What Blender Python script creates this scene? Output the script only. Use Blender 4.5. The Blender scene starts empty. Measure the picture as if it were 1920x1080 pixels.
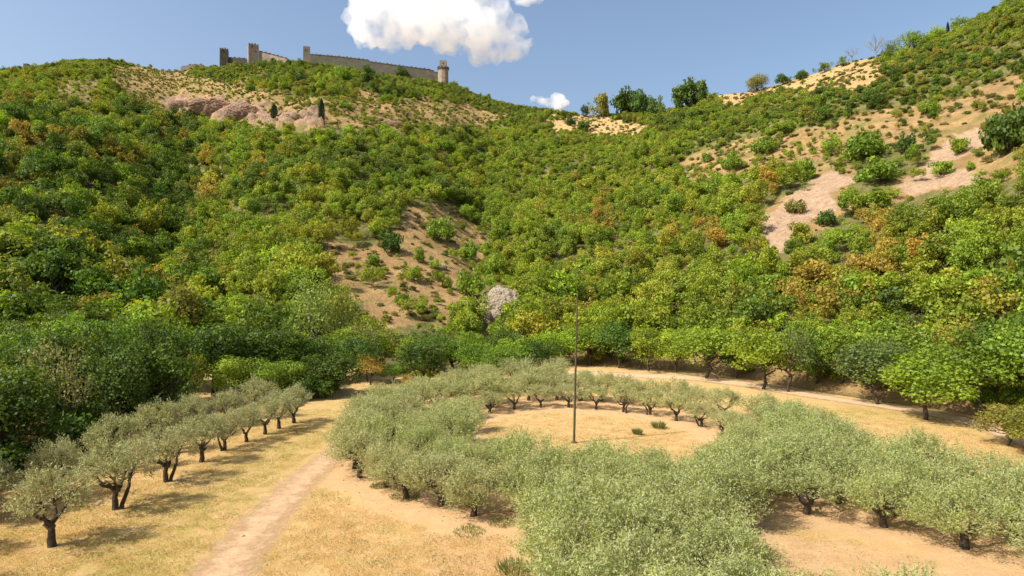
import bpy, math, random
import numpy as np
from math import radians as R, sin, cos, pi
from mathutils import Vector, Matrix

# ------------------------------------------------------------------ camera, world, sun, exposure
scene = bpy.context.scene
COL = scene.collection
F = 1200.0            # focal length in photo pixels (1920 wide)
CAMH = 12.5
cam_d = bpy.data.cameras.new("camera"); cam = bpy.data.objects.new("camera", cam_d); COL.objects.link(cam)
cam.location = (0, 0, CAMH); cam.rotation_euler = (R(90), 0, 0)
cam_d.sensor_width = 36.0; cam_d.lens = 36.0 * F / 1920.0
cam_d.clip_start = 0.5; cam_d.clip_end = 20000
scene.camera = cam

SUN_EL = R(47); SUN_DIR = Vector((-0.90, -0.44, 0)).normalized()      # towards the sun
sd = Vector((SUN_DIR.x * cos(SUN_EL), SUN_DIR.y * cos(SUN_EL), sin(SUN_EL)))
w = bpy.data.worlds.new("World"); scene.world = w; w.use_nodes = True
nt = w.node_tree; nt.nodes.clear()
sky = nt.nodes.new("ShaderNodeTexSky"); sky.sky_type = 'NISHITA'; sky.sun_disc = False
sky.sun_elevation = SUN_EL; sky.sun_rotation = math.atan2(sd.x, sd.y)
sky.altitude = 400; sky.air_density = 1.15; sky.dust_density = 4.5; sky.ozone_density = 1.6
bg = nt.nodes.new("ShaderNodeBackground"); bg.inputs[1].default_value = 0.124
ow = nt.nodes.new("ShaderNodeOutputWorld")
nt.links.new(sky.outputs[0], bg.inputs[0]); nt.links.new(bg.outputs[0], ow.inputs[0])
sun_d = bpy.data.lights.new("sun", 'SUN'); sun_d.energy = 4.4; sun_d.angle = R(0.5); sun_d.color = (1.0, 0.955, 0.88)
sun = bpy.data.objects.new("sun", sun_d); COL.objects.link(sun)
sun.rotation_euler = sd.to_track_quat('Z', 'Y').to_euler(); sun.location = (-100, -50, 200)
scene.view_settings.view_transform = 'Standard'; scene.view_settings.look = 'None'
scene.view_settings.exposure = 0.6; scene.view_settings.gamma = 1.0
scene.render.engine = 'CYCLES'
scene.cycles.max_bounces = 14; scene.cycles.diffuse_bounces = 3; scene.cycles.glossy_bounces = 2
scene.cycles.transmission_bounces = 4; scene.cycles.transparent_max_bounces = 12; scene.cycles.volume_bounces = 14

# ------------------------------------------------------------------ small helpers
rng = np.random.default_rng(7); random.seed(7)

def tag(o, label=None, cat=None, group=None, kind=None):
    if label: o["label"] = label
    if cat: o["category"] = cat
    if group: o["group"] = group
    if kind: o["kind"] = kind
    return o

def obj(name, me, parent=None, mat=None):
    o = bpy.data.objects.new(name, me); COL.objects.link(o)
    if mat is not None and me is not None and len(me.materials) == 0: me.materials.append(mat)
    if parent is not None: o.parent = parent
    return o

def empty(name, loc, rz=0.0, s=(1, 1, 1)):
    o = bpy.data.objects.new(name, None); COL.objects.link(o)
    o.empty_display_size = 0.3
    o.location = loc; o.rotation_euler = (0, 0, rz); o.scale = s
    return o

def mesh_np(name, V, Fc, smooth=False, attrs=None):
    """V (n,3); Fc (m,k) array of equal-size polygons or list of arrays"""
    V = np.asarray(V, dtype=np.float32)
    parts = Fc if isinstance(Fc, list) else [Fc]
    parts = [np.asarray(p, dtype=np.int32) for p in parts if len(p)]
    me = bpy.data.meshes.new(name)
    me.vertices.add(len(V)); me.vertices.foreach_set("co", V.ravel())
    nl = sum(p.size for p in parts); nf = sum(len(p) for p in parts)
    me.loops.add(nl); me.polygons.add(nf)
    me.loops.foreach_set("vertex_index", np.concatenate([p.ravel() for p in parts]))
    tot = np.concatenate([np.full(len(p), p.shape[1]) for p in parts]).astype(np.int32)
    st = np.concatenate([[0], np.cumsum(tot)[:-1]]).astype(np.int32)
    me.polygons.foreach_set("loop_start", st)
    try: me.polygons.foreach_set("loop_total", tot)
    except Exception: pass
    me.update(calc_edges=True)
    me.polygons.foreach_set("use_smooth", np.full(nf, smooth, dtype=bool))
    for (an, dom, typ, data) in (attrs or []):
        a = me.attributes.new(an, typ, dom)
        if typ == 'FLOAT': a.data.foreach_set("value", np.asarray(data, dtype=np.float32))
        elif typ == 'INT': a.data.foreach_set("value", np.asarray(data, dtype=np.int32))
        elif typ == 'FLOAT_COLOR': a.data.foreach_set("color", np.asarray(data, dtype=np.float32).ravel())
        elif typ == 'FLOAT_VECTOR': a.data.foreach_set("vector", np.asarray(data, dtype=np.float32).ravel())
    me.update()
    return me

def hash2(ix, iy, s=0):
    h = (ix.astype(np.int64) * 374761393 + iy.astype(np.int64) * 668265263 + s * 144665) & 0x7fffffff
    h = ((h ^ (h >> 13)) * 1274126177) & 0x7fffffff
    return ((h ^ (h >> 16)) & 0xffff) / 65535.0

def vnoise(x, y, s=0):
    x = np.asarray(x, dtype=float); y = np.asarray(y, dtype=float)
    ix = np.floor(x); iy = np.floor(y); fx = x - ix; fy = y - iy
    fx = fx * fx * (3 - 2 * fx); fy = fy * fy * (3 - 2 * fy)
    ix = ix.astype(np.int64); iy = iy.astype(np.int64)
    a = hash2(ix, iy, s); b = hash2(ix + 1, iy, s); c = hash2(ix, iy + 1, s); d = hash2(ix + 1, iy + 1, s)
    return (a * (1 - fx) + b * fx) * (1 - fy) + (c * (1 - fx) + d * fx) * fy

def fbm(x, y, s=0, o=4):
    v = 0; a = 0.5; t = 0
    for k in range(o):
        v = v + a * vnoise(x * 2 ** k + 17.3 * k, y * 2 ** k - 9.1 * k, s + k); t += a; a *= 0.5
    return v / t

def inpoly(px, py, poly):
    px = np.asarray(px); py = np.asarray(py)
    r = np.zeros(px.shape, dtype=bool); n = len(poly); j = n - 1
    for i in range(n):
        xi, yi = poly[i]; xj, yj = poly[j]
        c = ((yi > py) != (yj > py)) & (px < (xj - xi) * (py - yi) / (yj - yi + 1e-9) + xi)
        r ^= c; j = i
    return r

# ------------------------------------------------------------------ materials
def newmat(name):
    m = bpy.data.materials.new(name); m.use_nodes = True; m.node_tree.nodes.clear(); return m, m.node_tree.nodes, m.node_tree.links

def mixrgb(N, L, fac, a, b, mode='MIX'):
    n = N.new("ShaderNodeMix"); n.data_type = 'RGBA'; n.blend_type = mode
    for sock, v in ((n.inputs[0], fac), (n.inputs[6], a), (n.inputs[7], b)):
        if hasattr(v, "links"): L.new(v, sock)
        elif isinstance(v, (int, float)): sock.default_value = v
        else: sock.default_value = (*v, 1) if len(v) == 3 else v
    return n.outputs[2]

def noise(N, L, scale, detail=4, rough=0.6, vec=None, dist=0.0):
    n = N.new("ShaderNodeTexNoise"); n.inputs["Scale"].default_value = scale
    n.inputs["Detail"].default_value = detail; n.inputs["Roughness"].default_value = rough
    n.inputs["Distortion"].default_value = dist
    if vec is not None: L.new(vec, n.inputs["Vector"])
    return n.outputs[0]

def ramp(N, L, src, lo, hi, a=0.0, b=1.0):
    n = N.new("ShaderNodeMapRange"); n.inputs[1].default_value = lo; n.inputs[2].default_value = hi
    n.inputs[3].default_value = a; n.inputs[4].default_value = b; n.clamp = True
    L.new(src, n.inputs[0]); return n.outputs[0]

def math_(N, L, op, a, b=None):
    n = N.new("ShaderNodeMath"); n.operation = op
    for i, v in enumerate((a, b)):
        if v is None: continue
        if hasattr(v, "links"): L.new(v, n.inputs[i])
        else: n.inputs[i].default_value = v
    return n.outputs[0]

def leaf_mat(name, mode='OBJECT', fixed=None, silver=None, transl=0.42, gloss=0.02):
    """foliage: tint from the object colour or the instance tint, per-leaf variation from attribute v"""
    m, N, L = newmat(name)
    if fixed is not None:
        rgb = N.new("ShaderNodeRGB"); rgb.outputs[0].default_value = (*fixed, 1); tint = rgb.outputs[0]
    elif mode == 'OBJECT':
        oi = N.new("ShaderNodeObjectInfo"); tint = oi.outputs["Color"]
    else:
        a = N.new("ShaderNodeAttribute"); a.attribute_type = 'INSTANCER'; a.attribute_name = "tint"; tint = a.outputs["Color"]
    v = N.new("ShaderNodeAttribute"); v.attribute_name = "v"
    hsv = N.new("ShaderNodeHueSaturation")
    L.new(tint, hsv.inputs["Color"])
    L.new(ramp(N, L, v.outputs["Fac"], 0, 1, 0.55, 1.5), hsv.inputs["Value"])
    L.new(ramp(N, L, v.outputs["Fac"], 0, 1, 0.508, 0.492), hsv.inputs["Hue"])
    colr = hsv.outputs[0]
    if silver is not None:
        geo = N.new("ShaderNodeNewGeometry")
        colr = mixrgb(N, L, math_(N, L, 'MULTIPLY', geo.outputs["Backfacing"], 0.75), colr, silver)
    d = N.new("ShaderNodeBsdfDiffuse"); L.new(colr, d.inputs[0])
    t = N.new("ShaderNodeBsdfTranslucent"); L.new(mixrgb(N, L, 1.0, colr, (1.25, 1.15, 0.6), 'MULTIPLY'), t.inputs[0])
    mx = N.new("ShaderNodeMixShader"); mx.inputs[0].default_value = transl
    L.new(d.outputs[0], mx.inputs[1]); L.new(t.outputs[0], mx.inputs[2])
    g = N.new("ShaderNodeBsdfGlossy"); g.inputs["Roughness"].default_value = 0.6
    g.inputs[0].default_value = (0.9, 0.9, 0.85, 1)
    mx2 = N.new("ShaderNodeMixShader"); mx2.inputs[0].default_value = gloss
    L.new(mx.outputs[0], mx2.inputs[1]); L.new(g.outputs[0], mx2.inputs[2])
    o = N.new("ShaderNodeOutputMaterial"); L.new(mx2.outputs[0], o.inputs[0])
    return m

def rough_mat(name, c1, c2, scale=3.0, c3=None, bump=0.3, bscale=None, rough=0.9, detail=6):
    m, N, L = newmat(name)
    tc = N.new("ShaderNodeTexCoord")
    n1 = noise(N, L, scale, detail, 0.65, tc.outputs["Object"])
    c = mixrgb(N, L, ramp(N, L, n1, 0.35, 0.65), c1, c2)
    if c3 is not None:
        n2 = noise(N, L, scale * 0.31, 4, 0.6, tc.outputs["Object"], 0.5)
        c = mixrgb(N, L, ramp(N, L, n2, 0.45, 0.62), c, c3)
    b = N.new("ShaderNodeBsdfPrincipled"); b.inputs["Roughness"].default_value = rough
    b.inputs["Specular IOR Level"].default_value = 0.15
    L.new(c, b.inputs["Base Color"])
    bp = N.new("ShaderNodeBump"); bp.inputs["Strength"].default_value = bump; bp.inputs["Distance"].default_value = 0.2
    L.new(noise(N, L, bscale or scale * 3, 6, 0.7, tc.outputs["Object"]), bp.inputs["Height"]); L.new(bp.outputs[0], b.inputs["Normal"])
    o = N.new("ShaderNodeOutputMaterial"); L.new(b.outputs[0], o.inputs[0])
    return m

M_OLIVE = leaf_mat("olive_leaf", 'OBJECT', silver=(0.44, 0.45, 0.22), transl=0.36, gloss=0.03)
M_LEAF = leaf_mat("leaf", 'OBJECT')
M_LEAFI = leaf_mat("leaf_wood", 'INST')
M_BARK = rough_mat("bark", (0.05, 0.037, 0.026), (0.11, 0.085, 0.06), 6.0, bump=0.6)
M_BARK_PALE = rough_mat("bark_pale", (0.20, 0.17, 0.13), (0.32, 0.28, 0.22), 6.0, bump=0.5)
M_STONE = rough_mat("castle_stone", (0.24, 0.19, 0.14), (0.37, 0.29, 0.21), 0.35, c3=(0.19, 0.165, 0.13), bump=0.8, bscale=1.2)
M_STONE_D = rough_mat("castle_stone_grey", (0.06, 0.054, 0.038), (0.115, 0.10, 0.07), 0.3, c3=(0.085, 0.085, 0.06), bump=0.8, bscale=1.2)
M_DARK = rough_mat("opening_dark", (0.02, 0.018, 0.015), (0.03, 0.025, 0.02), 2.0)

# ------------------------------------------------------------------ terrain shape (a valley floor ringed by hills)
PX = np.array([-900, -300, 0, 60, 140, 200, 260, 330, 400, 500, 570, 650, 740, 800, 850, 900, 960, 1050, 1120, 1180, 1240, 1300, 1350, 1400, 1460, 1520, 1600, 1640, 1700, 1780, 1850, 1920, 2100, 2500], float)
SKY = np.array([170, 165, 138, 132, 116, 115, 125, 134, 128, 122, 130, 134, 143, 150, 160, 183, 198, 211, 218, 214, 212, 196, 178, 172, 155, 138, 112, 106, 98, 64, 30, -15, -90, -160], float)
CR = np.interp(PX, [-900, 0, 200, 500, 840, 1050, 1250, 1400, 1640, 1920, 2500], [430, 480, 500, 520, 480, 400, 340, 310, 265, 235, 190])
FT = np.interp(PX, [-900, 0, 400, 600, 750, 950, 1080, 1300, 1500, 1700, 1920, 2200, 2500], [62, 92, 98, 98, 101, 107, 104, 95, 80, 70, 58, 50, 42])
TH = np.arctan((PX - 960) / F)
CRr = CR / np.cos(TH); FTr = FT / np.cos(TH)
CZ = CAMH + (540 - SKY) / F * CR
# outside the frame the hills simply run on round the valley
TH = np.concatenate([[-2.2, -1.5], TH, [1.45, 2.2]])
CRr = np.concatenate([[500, 520], CRr, [230, 260]]); FTr = np.concatenate([[110, 100], FTr, [75, 95]])
CZ = np.concatenate([[120, 160], CZ, [110, 80]])
S_ = np.array([0, .12, .28, .5, .75, 1.0])
PCOL = np.array([-900, 60, 330, 470, 600, 760, 900, 1100, 1400, 1700, 2500], float)
PROF = np.array([[0, .13, .33, .57, .81, 1], [0, .12, .31, .55, .80, 1], [0, .05, .17, .41, .73, 1], [0, .10, .26, .50, .78, 1],
                 [0, .10, .28, .53, .80, 1], [0, .09, .27, .50, .78, 1], [0, .07, .21, .44, .72, 1], [0, .09, .23, .44, .74, 1],
                 [0, .10, .27, .49, .76, 1], [0, .09, .25, .49, .76, 1], [0, .10, .27, .5, .76, 1]])
PTH = np.arctan((PCOL - 960) / F)

def gz(x, y):
    return 0.10 * (np.sin(np.asarray(x) * 0.23 + 1.0) + np.sin(np.asarray(y) * 0.19 + np.asarray(x) * 0.07))

def hill(x, y):
    x = np.asarray(x, float); y = np.asarray(y, float)
    th = np.arctan2(x, y); r = np.hypot(x, y)
    fr = np.interp(th, TH, FTr); cr = np.interp(th, TH, CRr); cz = np.interp(th, TH, CZ)
    s = (r - fr) / (cr - fr)
    pf = np.zeros_like(s)
    cols = [np.interp(th, PTH, PROF[:, k]) for k in range(6)]
    sc = np.clip(s, 0, 1)
    for k in range(5):
        t = np.clip((sc - S_[k]) / (S_[k + 1] - S_[k]), 0, 1)
        m = (sc >= S_[k]) & (sc <= S_[k + 1] + 1e-9)
        pf = np.where(m, cols[k] + (cols[k + 1] - cols[k]) * t, pf)
    z = pf * cz
    z = np.where(s > 1, cz * np.cos(np.clip((s - 1) * 1.6, 0, pi / 2) ) , z)
    z = np.where(s < 0, s * (cr - fr) * 0.12, z)
    env = np.clip(s * 4, 0, 1) * np.clip((1.05 - s) * 4, 0.15, 1)
    z = z + env * (14 * (fbm(x / 70, y / 70, 3) - 0.5) + 5 * (fbm(x / 22, y / 22, 5) - 0.5) + 1.6 * (fbm(x / 6, y / 6, 8) - 0.5))
    return z

def proj(x, y, z):
    y = np.maximum(y, 1.0)
    return 960 + F * x / y, 540 - F * (z - CAMH) / y

def at(px, py, h=0.0):
    """point on the level valley floor seen in direction (px, py)"""
    Y = F * (CAMH - h) / (py - 540.0)
    return ((px - 960) * Y / F, Y)

def onhill(px, py):
    """first point of the hillside seen in direction (px, py)"""
    Y = np.linspace(40, 560, 2600); X = (px - 960) / F * Y; z = CAMH + (540 - py) / F * Y
    h = hill(X, Y); k = np.argmax(h > z)
    if h[k] <= z[k]: k = int(np.argmin(np.abs(z - h)))
    return float(X[k]), float(Y[k]), float(h[k])

# areas of the hillside: (polygon, plant density, kind of ground 1 dry earth 2 scree 3 rock 4 dry grass)
AREAS = [
 ([(205, 122), (330, 128), (400, 150), (470, 165), (560, 185), (640, 180), (700, 195), (800, 185), (880, 198), (960, 215), (900, 240), (760, 244), (600, 240), (480, 235), (400, 222), (300, 206), (220, 188)], .5, 1),
 ([(100, 150), (190, 146), (190, 195), (100, 188)], .6, 1),
 ([(300, 180), (400, 182), (470, 196), (540, 210), (600, 215), (600, 238), (470, 232), (380, 218), (310, 206)], .12, 5),
 ([(660, 175), (700, 170), (730, 200), (690, 215)], .3, 1),
 ([(775, 392), (850, 385), (885, 420), (915, 455), (900, 520), (860, 570), (830, 615), (730, 612), (670, 585), (625, 530), (585, 490), (620, 462), (690, 462), (740, 430)], .20, 1),
 ([(900, 560), (950, 545), (978, 570), (960, 612), (905, 622), (885, 600)], .0, 3),
 ([(1025, 222), (1110, 208), (1150, 226), (1215, 236), (1190, 252), (1100, 252), (1035, 248)], .06, 4),
 ([(1325, 180), (1480, 148), (1560, 118), (1645, 92), (1665, 130), (1620, 175), (1540, 172), (1430, 175), (1380, 200)], .16, 4),
 ([(1290, 295), (1400, 262), (1520, 236), (1600, 215), (1740, 195), (1840, 160), (1930, 130), (1930, 240), (1850, 290), (1880, 335), (1700, 372), (1600, 400), (1560, 430), (1430, 455), (1425, 390), (1540, 335), (1480, 305), (1380, 330), (1280, 345)], .46, 1),
 ([(1428, 448), (1422, 412), (1480, 368), (1555, 318), (1596, 334), (1562, 362), (1588, 392), (1505, 415), (1470, 440)], .04, 2),
 ([(1672, 360), (1720, 318), (1760, 282), (1838, 236), (1845, 262), (1790, 305), (1870, 322), (1880, 338), (1790, 348), (1700, 370)], .06, 2),
 ([(1585, 345), (1620, 300), (1700, 270), (1760, 255), (1745, 285), (1680, 345), (1600, 395)], .95, 1),
 ([(1440, 440), (1480, 430), (1500, 470), (1455, 475)], .1, 2),
 ([(1000, 325), (1040, 322), (1040, 345), (1000, 342)], .2, 1),
 ([(1780, 300), (1900, 270), (1930, 330), (1850, 345)], .4, 1),
]

def areas(x, y, z, dy=0.0):
    px, py = proj(x, y, z)
    py = py - dy
    jx = (fbm(x / 6, y / 6, 21) - .5) * 50; jy = (fbm(x / 6, y / 6, 31) - .5) * 26
    dens = np.ones(px.shape); kind = np.zeros(px.shape)
    for poly, d, k in AREAS:
        m = inpoly(px + jx, py + jy, poly)
        dens = np.where(m, d, dens); kind = np.where(m, k, kind)
    # upper slope thins into scrub
    return dens, kind, px, py + dy

# --- hills mesh
nth, nr = 900, 330
th = np.linspace(-1.75, 1.6, nth)
fr = np.interp(th, TH, FTr); cr = np.interp(th, TH, CRr)
s = np.concatenate([np.linspace(-0.03, 1.0, nr - 40), 1.0 + np.linspace(0.01, 0.9, 40)])
RR = fr[:, None] + (cr - fr)[:, None] * s[None, :]
X = RR * np.sin(th)[:, None]; Y = RR * np.cos(th)[:, None]
Z = hill(X, Y)
dn, kd, _, _ = areas(X.ravel(), np.maximum(Y.ravel(), 1), Z.ravel())
dn = np.where(Y.ravel() < 20, 1, dn); kd = np.where(Y.ravel() < 20, 0, kd)
rock = (kd == 3) | (kd == 5)
# rock faces break up into ledges
Zr = Z.ravel() + np.where(rock, 5.0 * (np.abs(fbm(X.ravel() / 5, Y.ravel() / 5, 44) - .5) * 2), 0)
sm = lambda a: a
idx = np.arange(nth * nr).reshape(nth, nr)
Q = np.stack([idx[:-1, :-1], idx[1:, :-1], idx[1:, 1:], idx[:-1, 1:]], -1).reshape(-1, 4)[:, ::-1]
foot_bank = np.broadcast_to((np.exp(-((s - 0.012) / 0.02) ** 2))[None, :], (nth, nr)).ravel() * (np.repeat(th, nr) > 0.02)
hills = obj("hills", mesh_np("hills", np.stack([X.ravel(), Y.ravel(), Zr], -1), Q, True, [
    ("bare", 'POINT', 'FLOAT', np.clip(1.25 - dn * 1.25 + foot_bank, 0, 1)), ("rock", 'POINT', 'FLOAT', (kd == 3) * 1.0), ("red", 'POINT', 'FLOAT', (kd == 5) * 1.0),
    ("scree", 'POINT', 'FLOAT', (kd == 2) * 1.0), ("dry", 'POINT', 'FLOAT', (kd == 4) * 1.0)]))
tag(hills, kind="structure")

m, N, L = newmat("hill_ground")
tc = N.new("ShaderNodeTexCoord"); P = tc.outputs["Object"]
def A(n):
    a = N.new("ShaderNodeAttribute"); a.attribute_name = n; return a.outputs["Fac"]
under = mixrgb(N, L, ramp(N, L, noise(N, L, .5, 6, .7, P), .35, .65), (.10, .11, .028), (.24, .20, .075))
earth = mixrgb(N, L, ramp(N, L, noise(N, L, .16, 6, .7, P), .35, .65), (.28, .17, .072), (.46, .295, .125))
earth = mixrgb(N, L, ramp(N, L, noise(N, L, .06, 5, .7, P, 1.0), .52, .64), earth, (.24, .20, .065))
earth = mixrgb(N, L, ramp(N, L, noise(N, L, 1.1, 5, .7, P), .55, .75), earth, (.22, .155, .08))
drc = mixrgb(N, L, ramp(N, L, noise(N, L, .3, 6, .7, P), .35, .65), (.42, .275, .11), (.52, .35, .155))
scr = mixrgb(N, L, ramp(N, L, noise(N, L, .8, 8, .85, P, .4), .38, .62), (.32, .205, .125), (.54, .375, .235))
vor = N.new("ShaderNodeTexVoronoi"); vor.inputs["Scale"].default_value = .22; L.new(P, vor.inputs["Vector"])
rck = mixrgb(N, L, ramp(N, L, noise(N, L, .35, 8, .75, P, 1.5), .38, .62), (.16, .14, .11), (.48, .40, .30))
rck = mixrgb(N, L, ramp(N, L, noise(N, L, .09, 4, .6, P, .5), .5, .62), rck, (.40, .29, .18))
c = mixrgb(N, L, ramp(N, L, math_(N, L, 'ADD', A("bare"), math_(N, L, 'MULTIPLY', math_(N, L, 'SUBTRACT', noise(N, L, .25, 5, .7, P), .5), 1.1)), .3, .7), under, earth)
red = mixrgb(N, L, ramp(N, L, noise(N, L, .12, 8, .75, P, 1.5), .40, .60), (.15, .11, .075), (.40, .25, .15))
c = mixrgb(N, L, A("red"), c, red)
c = mixrgb(N, L, A("dry"), c, drc); c = mixrgb(N, L, A("scree"), c, scr); c = mixrgb(N, L, A("rock"), c, rck)
b = N.new("ShaderNodeBsdfPrincipled"); b.inputs["Roughness"].default_value = .95; b.inputs["Specular IOR Level"].default_value = .1
L.new(c, b.inputs["Base Color"])
bp = N.new("ShaderNodeBump"); bp.inputs["Strength"].default_value = .9; bp.inputs["Distance"].default_value = 1.2
L.new(noise(N, L, .7, 8, .75, P), bp.inputs["Height"]); L.new(bp.outputs[0], b.inputs["Normal"])
o_ = N.new("ShaderNodeOutputMaterial"); L.new(b.outputs[0], o_.inputs[0])
hills.data.materials.append(m)

# ------------------------------------------------------------------ olive tree positions (needed for the bare soil round them)
CX, CY = 5.2, 52.2
ring_inner, ring_outer = [], []
def ell(a, b, n, off, jit=.25, cx=CX, cy=CY):
    out = []
    for k in range(n):
        t = off + 2 * pi * k / n
        out.append((cx + a * sin(t) + rng.normal(0, jit), cy + b * cos(t) + rng.normal(0, jit), t % (2 * pi)))
    return out
ring_inner = ell(13.2, 14.2, 29, .05)
ring_outer = ell(17.6, 18.6, 42, .11, .35)

def ring_dirt(x, y):
    """0..1 bare soil along the rows of olives"""
    d = np.full(np.shape(x), 1e9)
    for (tx, ty) in ALL_OLIVE_XY:
        d = np.minimum(d, np.hypot(x - tx, (y - ty)))
    return np.clip((3.6 - d) / 2.2, 0, 1)

# rows of the near loop (lower right) and of the far left loop
near_loop = [(2.6, 22.5), (2.2, 26.0), (2.6, 29.5), (2.3, 33.2), (5.2, 20.2), (5.0, 24.0), (5.3, 27.6), (5.2, 31.0), (5.6, 34.4),
             (8.2, 18.0), (8.0, 22.0), (8.4, 25.4), (8.3, 28.9), (8.8, 32.3), (10.7, 21.7), (9.4, 36.0), (12.2, 35.4), (12.6, 38.6), (14.2, 18.4), (3.0, 36.6), (12.9, 21.1), (5.6, 37.4), (11.4, 33.4), (0.9, 38.6)]
right_arm = [(16.3, 35.4), (15.6, 39.0), (19.4, 33.4), (18.9, 37.2), (19.6, 40.8), (21.6, 30.6), (22.2, 34.6), (22.6, 38.4), (23.6, 27.6), (24.8, 31.8), (25.8, 35.4), (26.6, 27.4),
             (27.6, 30.8), (28.6, 34.2), (25.2, 24.2), (28.8, 24.0), (30.6, 31.4), (31.4, 27.2), (22.4, 42.2), (20.4, 44.6), (23.4, 46.0), (21.0, 48.4), (24.2, 50.0), (21.4, 52.6), (23.6, 54.4), (17.8, 41.4), (25.2, 39.6), (13.4, 37.6)]
far_left = [(-9.9, 46.0), (-10.3, 50.0), (-12.6, 52.6), (-10.4, 54.0), (-13.0, 57.0), (-9.8, 58.2), (-12.9, 61.4), (-9.2, 62.2), (-11.8, 65.6), (-8.0, 66.0),
            (-5.6, 69.8), (-9.6, 69.6), (-7.0, 74.0), (-3.2, 73.4), (-3.6, 77.8), (0.8, 76.4), (1.0, 80.6), (4.8, 77.6), (5.4, 81.2), (-7.4, 48.6), (-6.6, 53.0), (-7.2, 44.6), (-4.6, 50.4), (-4.4, 55.6), (-7.0, 57.4), (-4.8, 61.0), (-6.4, 64.6), (-2.4, 66.6), (-1.4, 70.2), (-4.6, 46.6), (-9.2, 42.9), (2.4, 73.4), (-8.6, 51.4), (-5.8, 59.0), (-2.6, 63.6), (-11.6, 55.6), (-11.4, 48.2), (-12.0, 59.4)]
left_row = [(-22.3, 31.0), (-22.4, 36.1), (-22.2, 41.0), (-22.0, 45.4), (-21.8, 48.6), (-21.3, 51.3), (-20.9, 54.2), (-20.6, 56.6), (-20.2, 59.2)]
left_back = [(-27.2, 29.4), (-28.2, 34.0), (-27.4, 38.6), (-27.0, 43.5), (-26.6, 48.0), (-26.6, 53.0), (-25.6, 57.2), (-24.6, 61.5), (-25.8, 25.6)]

def clean(lst, others, dmin):
    out = []
    for p in lst:
        if all(math.hypot(p[0] - q[0], p[1] - q[1]) > dmin for q in others + out): out.append(p)
    return out
fixed = near_loop + right_arm
ring_inner_c = clean(ring_inner, fixed, 2.1)
ring_outer_c = clean([p for p in ring_outer if not (p[1] < 40 and 4 < p[0] < 15)], fixed + ring_inner_c, 2.1)
far_left_c = clean(far_left, ring_inner_c + ring_outer_c, 1.75)
ALL_OLIVE_XY = [(p[0], p[1]) for p in ring_inner_c + ring_outer_c + far_left_c + near_loop + right_arm]

# ------------------------------------------------------------------ valley ground
nt_, nr_ = 1100, 260
th = np.concatenate([np.linspace(-0.85, 0.85, nt_ - 200), np.linspace(0.86, 2 * pi - 0.86, 200)])
rr = np.concatenate([[0.01], np.geomspace(8, 130, nr_ - 12), np.geomspace(150, 6000, 11)])
X = rr[None, :] * np.sin(th)[:, None]; Y = rr[None, :] * np.cos(th)[:, None]
Zg = gz(X, Y) * np.clip((140 - rr) / 60, 0, 1)[None, :] - np.where(rr > 140, 0.6, 0)[None, :]
xf, yf = X.ravel(), Y.ravel()
near = (np.hypot(xf - 8, yf - 48) < 60)
dirt = np.zeros(xf.size); dirt[near] = ring_dirt(xf[near], yf[near])
idx = np.arange(nt_ * nr_).reshape(nt_, nr_); nx = np.roll(idx, -1, axis=0)
Q = np.stack([idx[:, :-1], nx[:, :-1], nx[:, 1:], idx[:, 1:]], -1).reshape(-1, 4)[:, ::-1]
# greener strips: beside the left row, a patch beyond the ring on the right
green = np.exp(-((xf + 17.5) / 4.5) ** 2) * ((yf > 20) & (yf < 70)) * .55 + np.exp(-(((xf - 34) / 7) ** 2 + ((yf - 64) / 4) ** 2)) * .9 \
      + np.exp(-(((xf + 9.5) / 1.2) ** 2 + ((yf - 47) / 5) ** 2)) * .6
# soil tint spreading outward on the left of the rings
lowr = np.clip((xf - 9.5) / 2, 0, 1) * np.clip((34 - .45 * (xf - 14) - yf) / 3, 0, 1) * .8 * (yf > 5)
fx = 0 * xf + np.clip((xf + 6.5) / 3, 0, 1) * np.clip((4 - xf) / 2, 0, 1) * np.clip((46 - yf) / 6, 0, 1) * .55
ground = obj("ground", mesh_np("ground", np.stack([xf, yf, Zg.ravel()], -1), Q, True,
    [("dirt", 'POINT', 'FLOAT', np.clip(np.maximum(np.maximum(dirt, fx), lowr), 0, 1)), ("green", 'POINT', 'FLOAT', green)]))
tag(ground, kind="structure")
m, N, L = newmat("dry_meadow")
tc = N.new("ShaderNodeTexCoord"); P = tc.outputs["Object"]
straw = mixrgb(N, L, ramp(N, L, noise(N, L, .35, 6, .7, P), .35, .65), (.47, .295, .115), (.57, .365, .16))
straw = mixrgb(N, L, ramp(N, L, noise(N, L, 2.6, 7, .8, P, .3), .56, .72), straw, (.34, .24, .075))
straw = mixrgb(N, L, ramp(N, L, noise(N, L, 7.0, 6, .8, P), .5, .72, 0, .8), straw, (.66, .49, .24))
straw = mixrgb(N, L, ramp(N, L, noise(N, L, 4.2, 8, .85, P, .6), .57, .70, 0, .85), straw, (.26, .19, .06))
straw = mixrgb(N, L, ramp(N, L, noise(N, L, .6, 5, .7, P, .8), .50, .66, 0, .45), straw, (.40, .34, .10))
grn = mixrgb(N, L, ramp(N, L, noise(N, L, 1.2, 6, .75, P), .42, .62), straw, (.30, .27, .055))
gm = math_(N, L, 'ADD', math_(N, L, 'MULTIPLY', A("green"), 1.0), ramp(N, L, noise(N, L, .22, 4, .6, P, .4), .56, .72, 0, .45))
straw = mixrgb(N, L, gm, straw, grn)
soil = mixrgb(N, L, ramp(N, L, noise(N, L, .8, 7, .75, P), .35, .65), (.49, .30, .145), (.58, .38, .195))
soil = mixrgb(N, L, ramp(N, L, noise(N, L, 5.0, 7, .8, P), .55, .75, 0, .6), soil, (.30, .18, .09))
soil = mixrgb(N, L, ramp(N, L, noise(N, L, 2.2, 7, .8, P, .5), .55, .70, 0, .6), soil, (.42, .31, .12))
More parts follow.
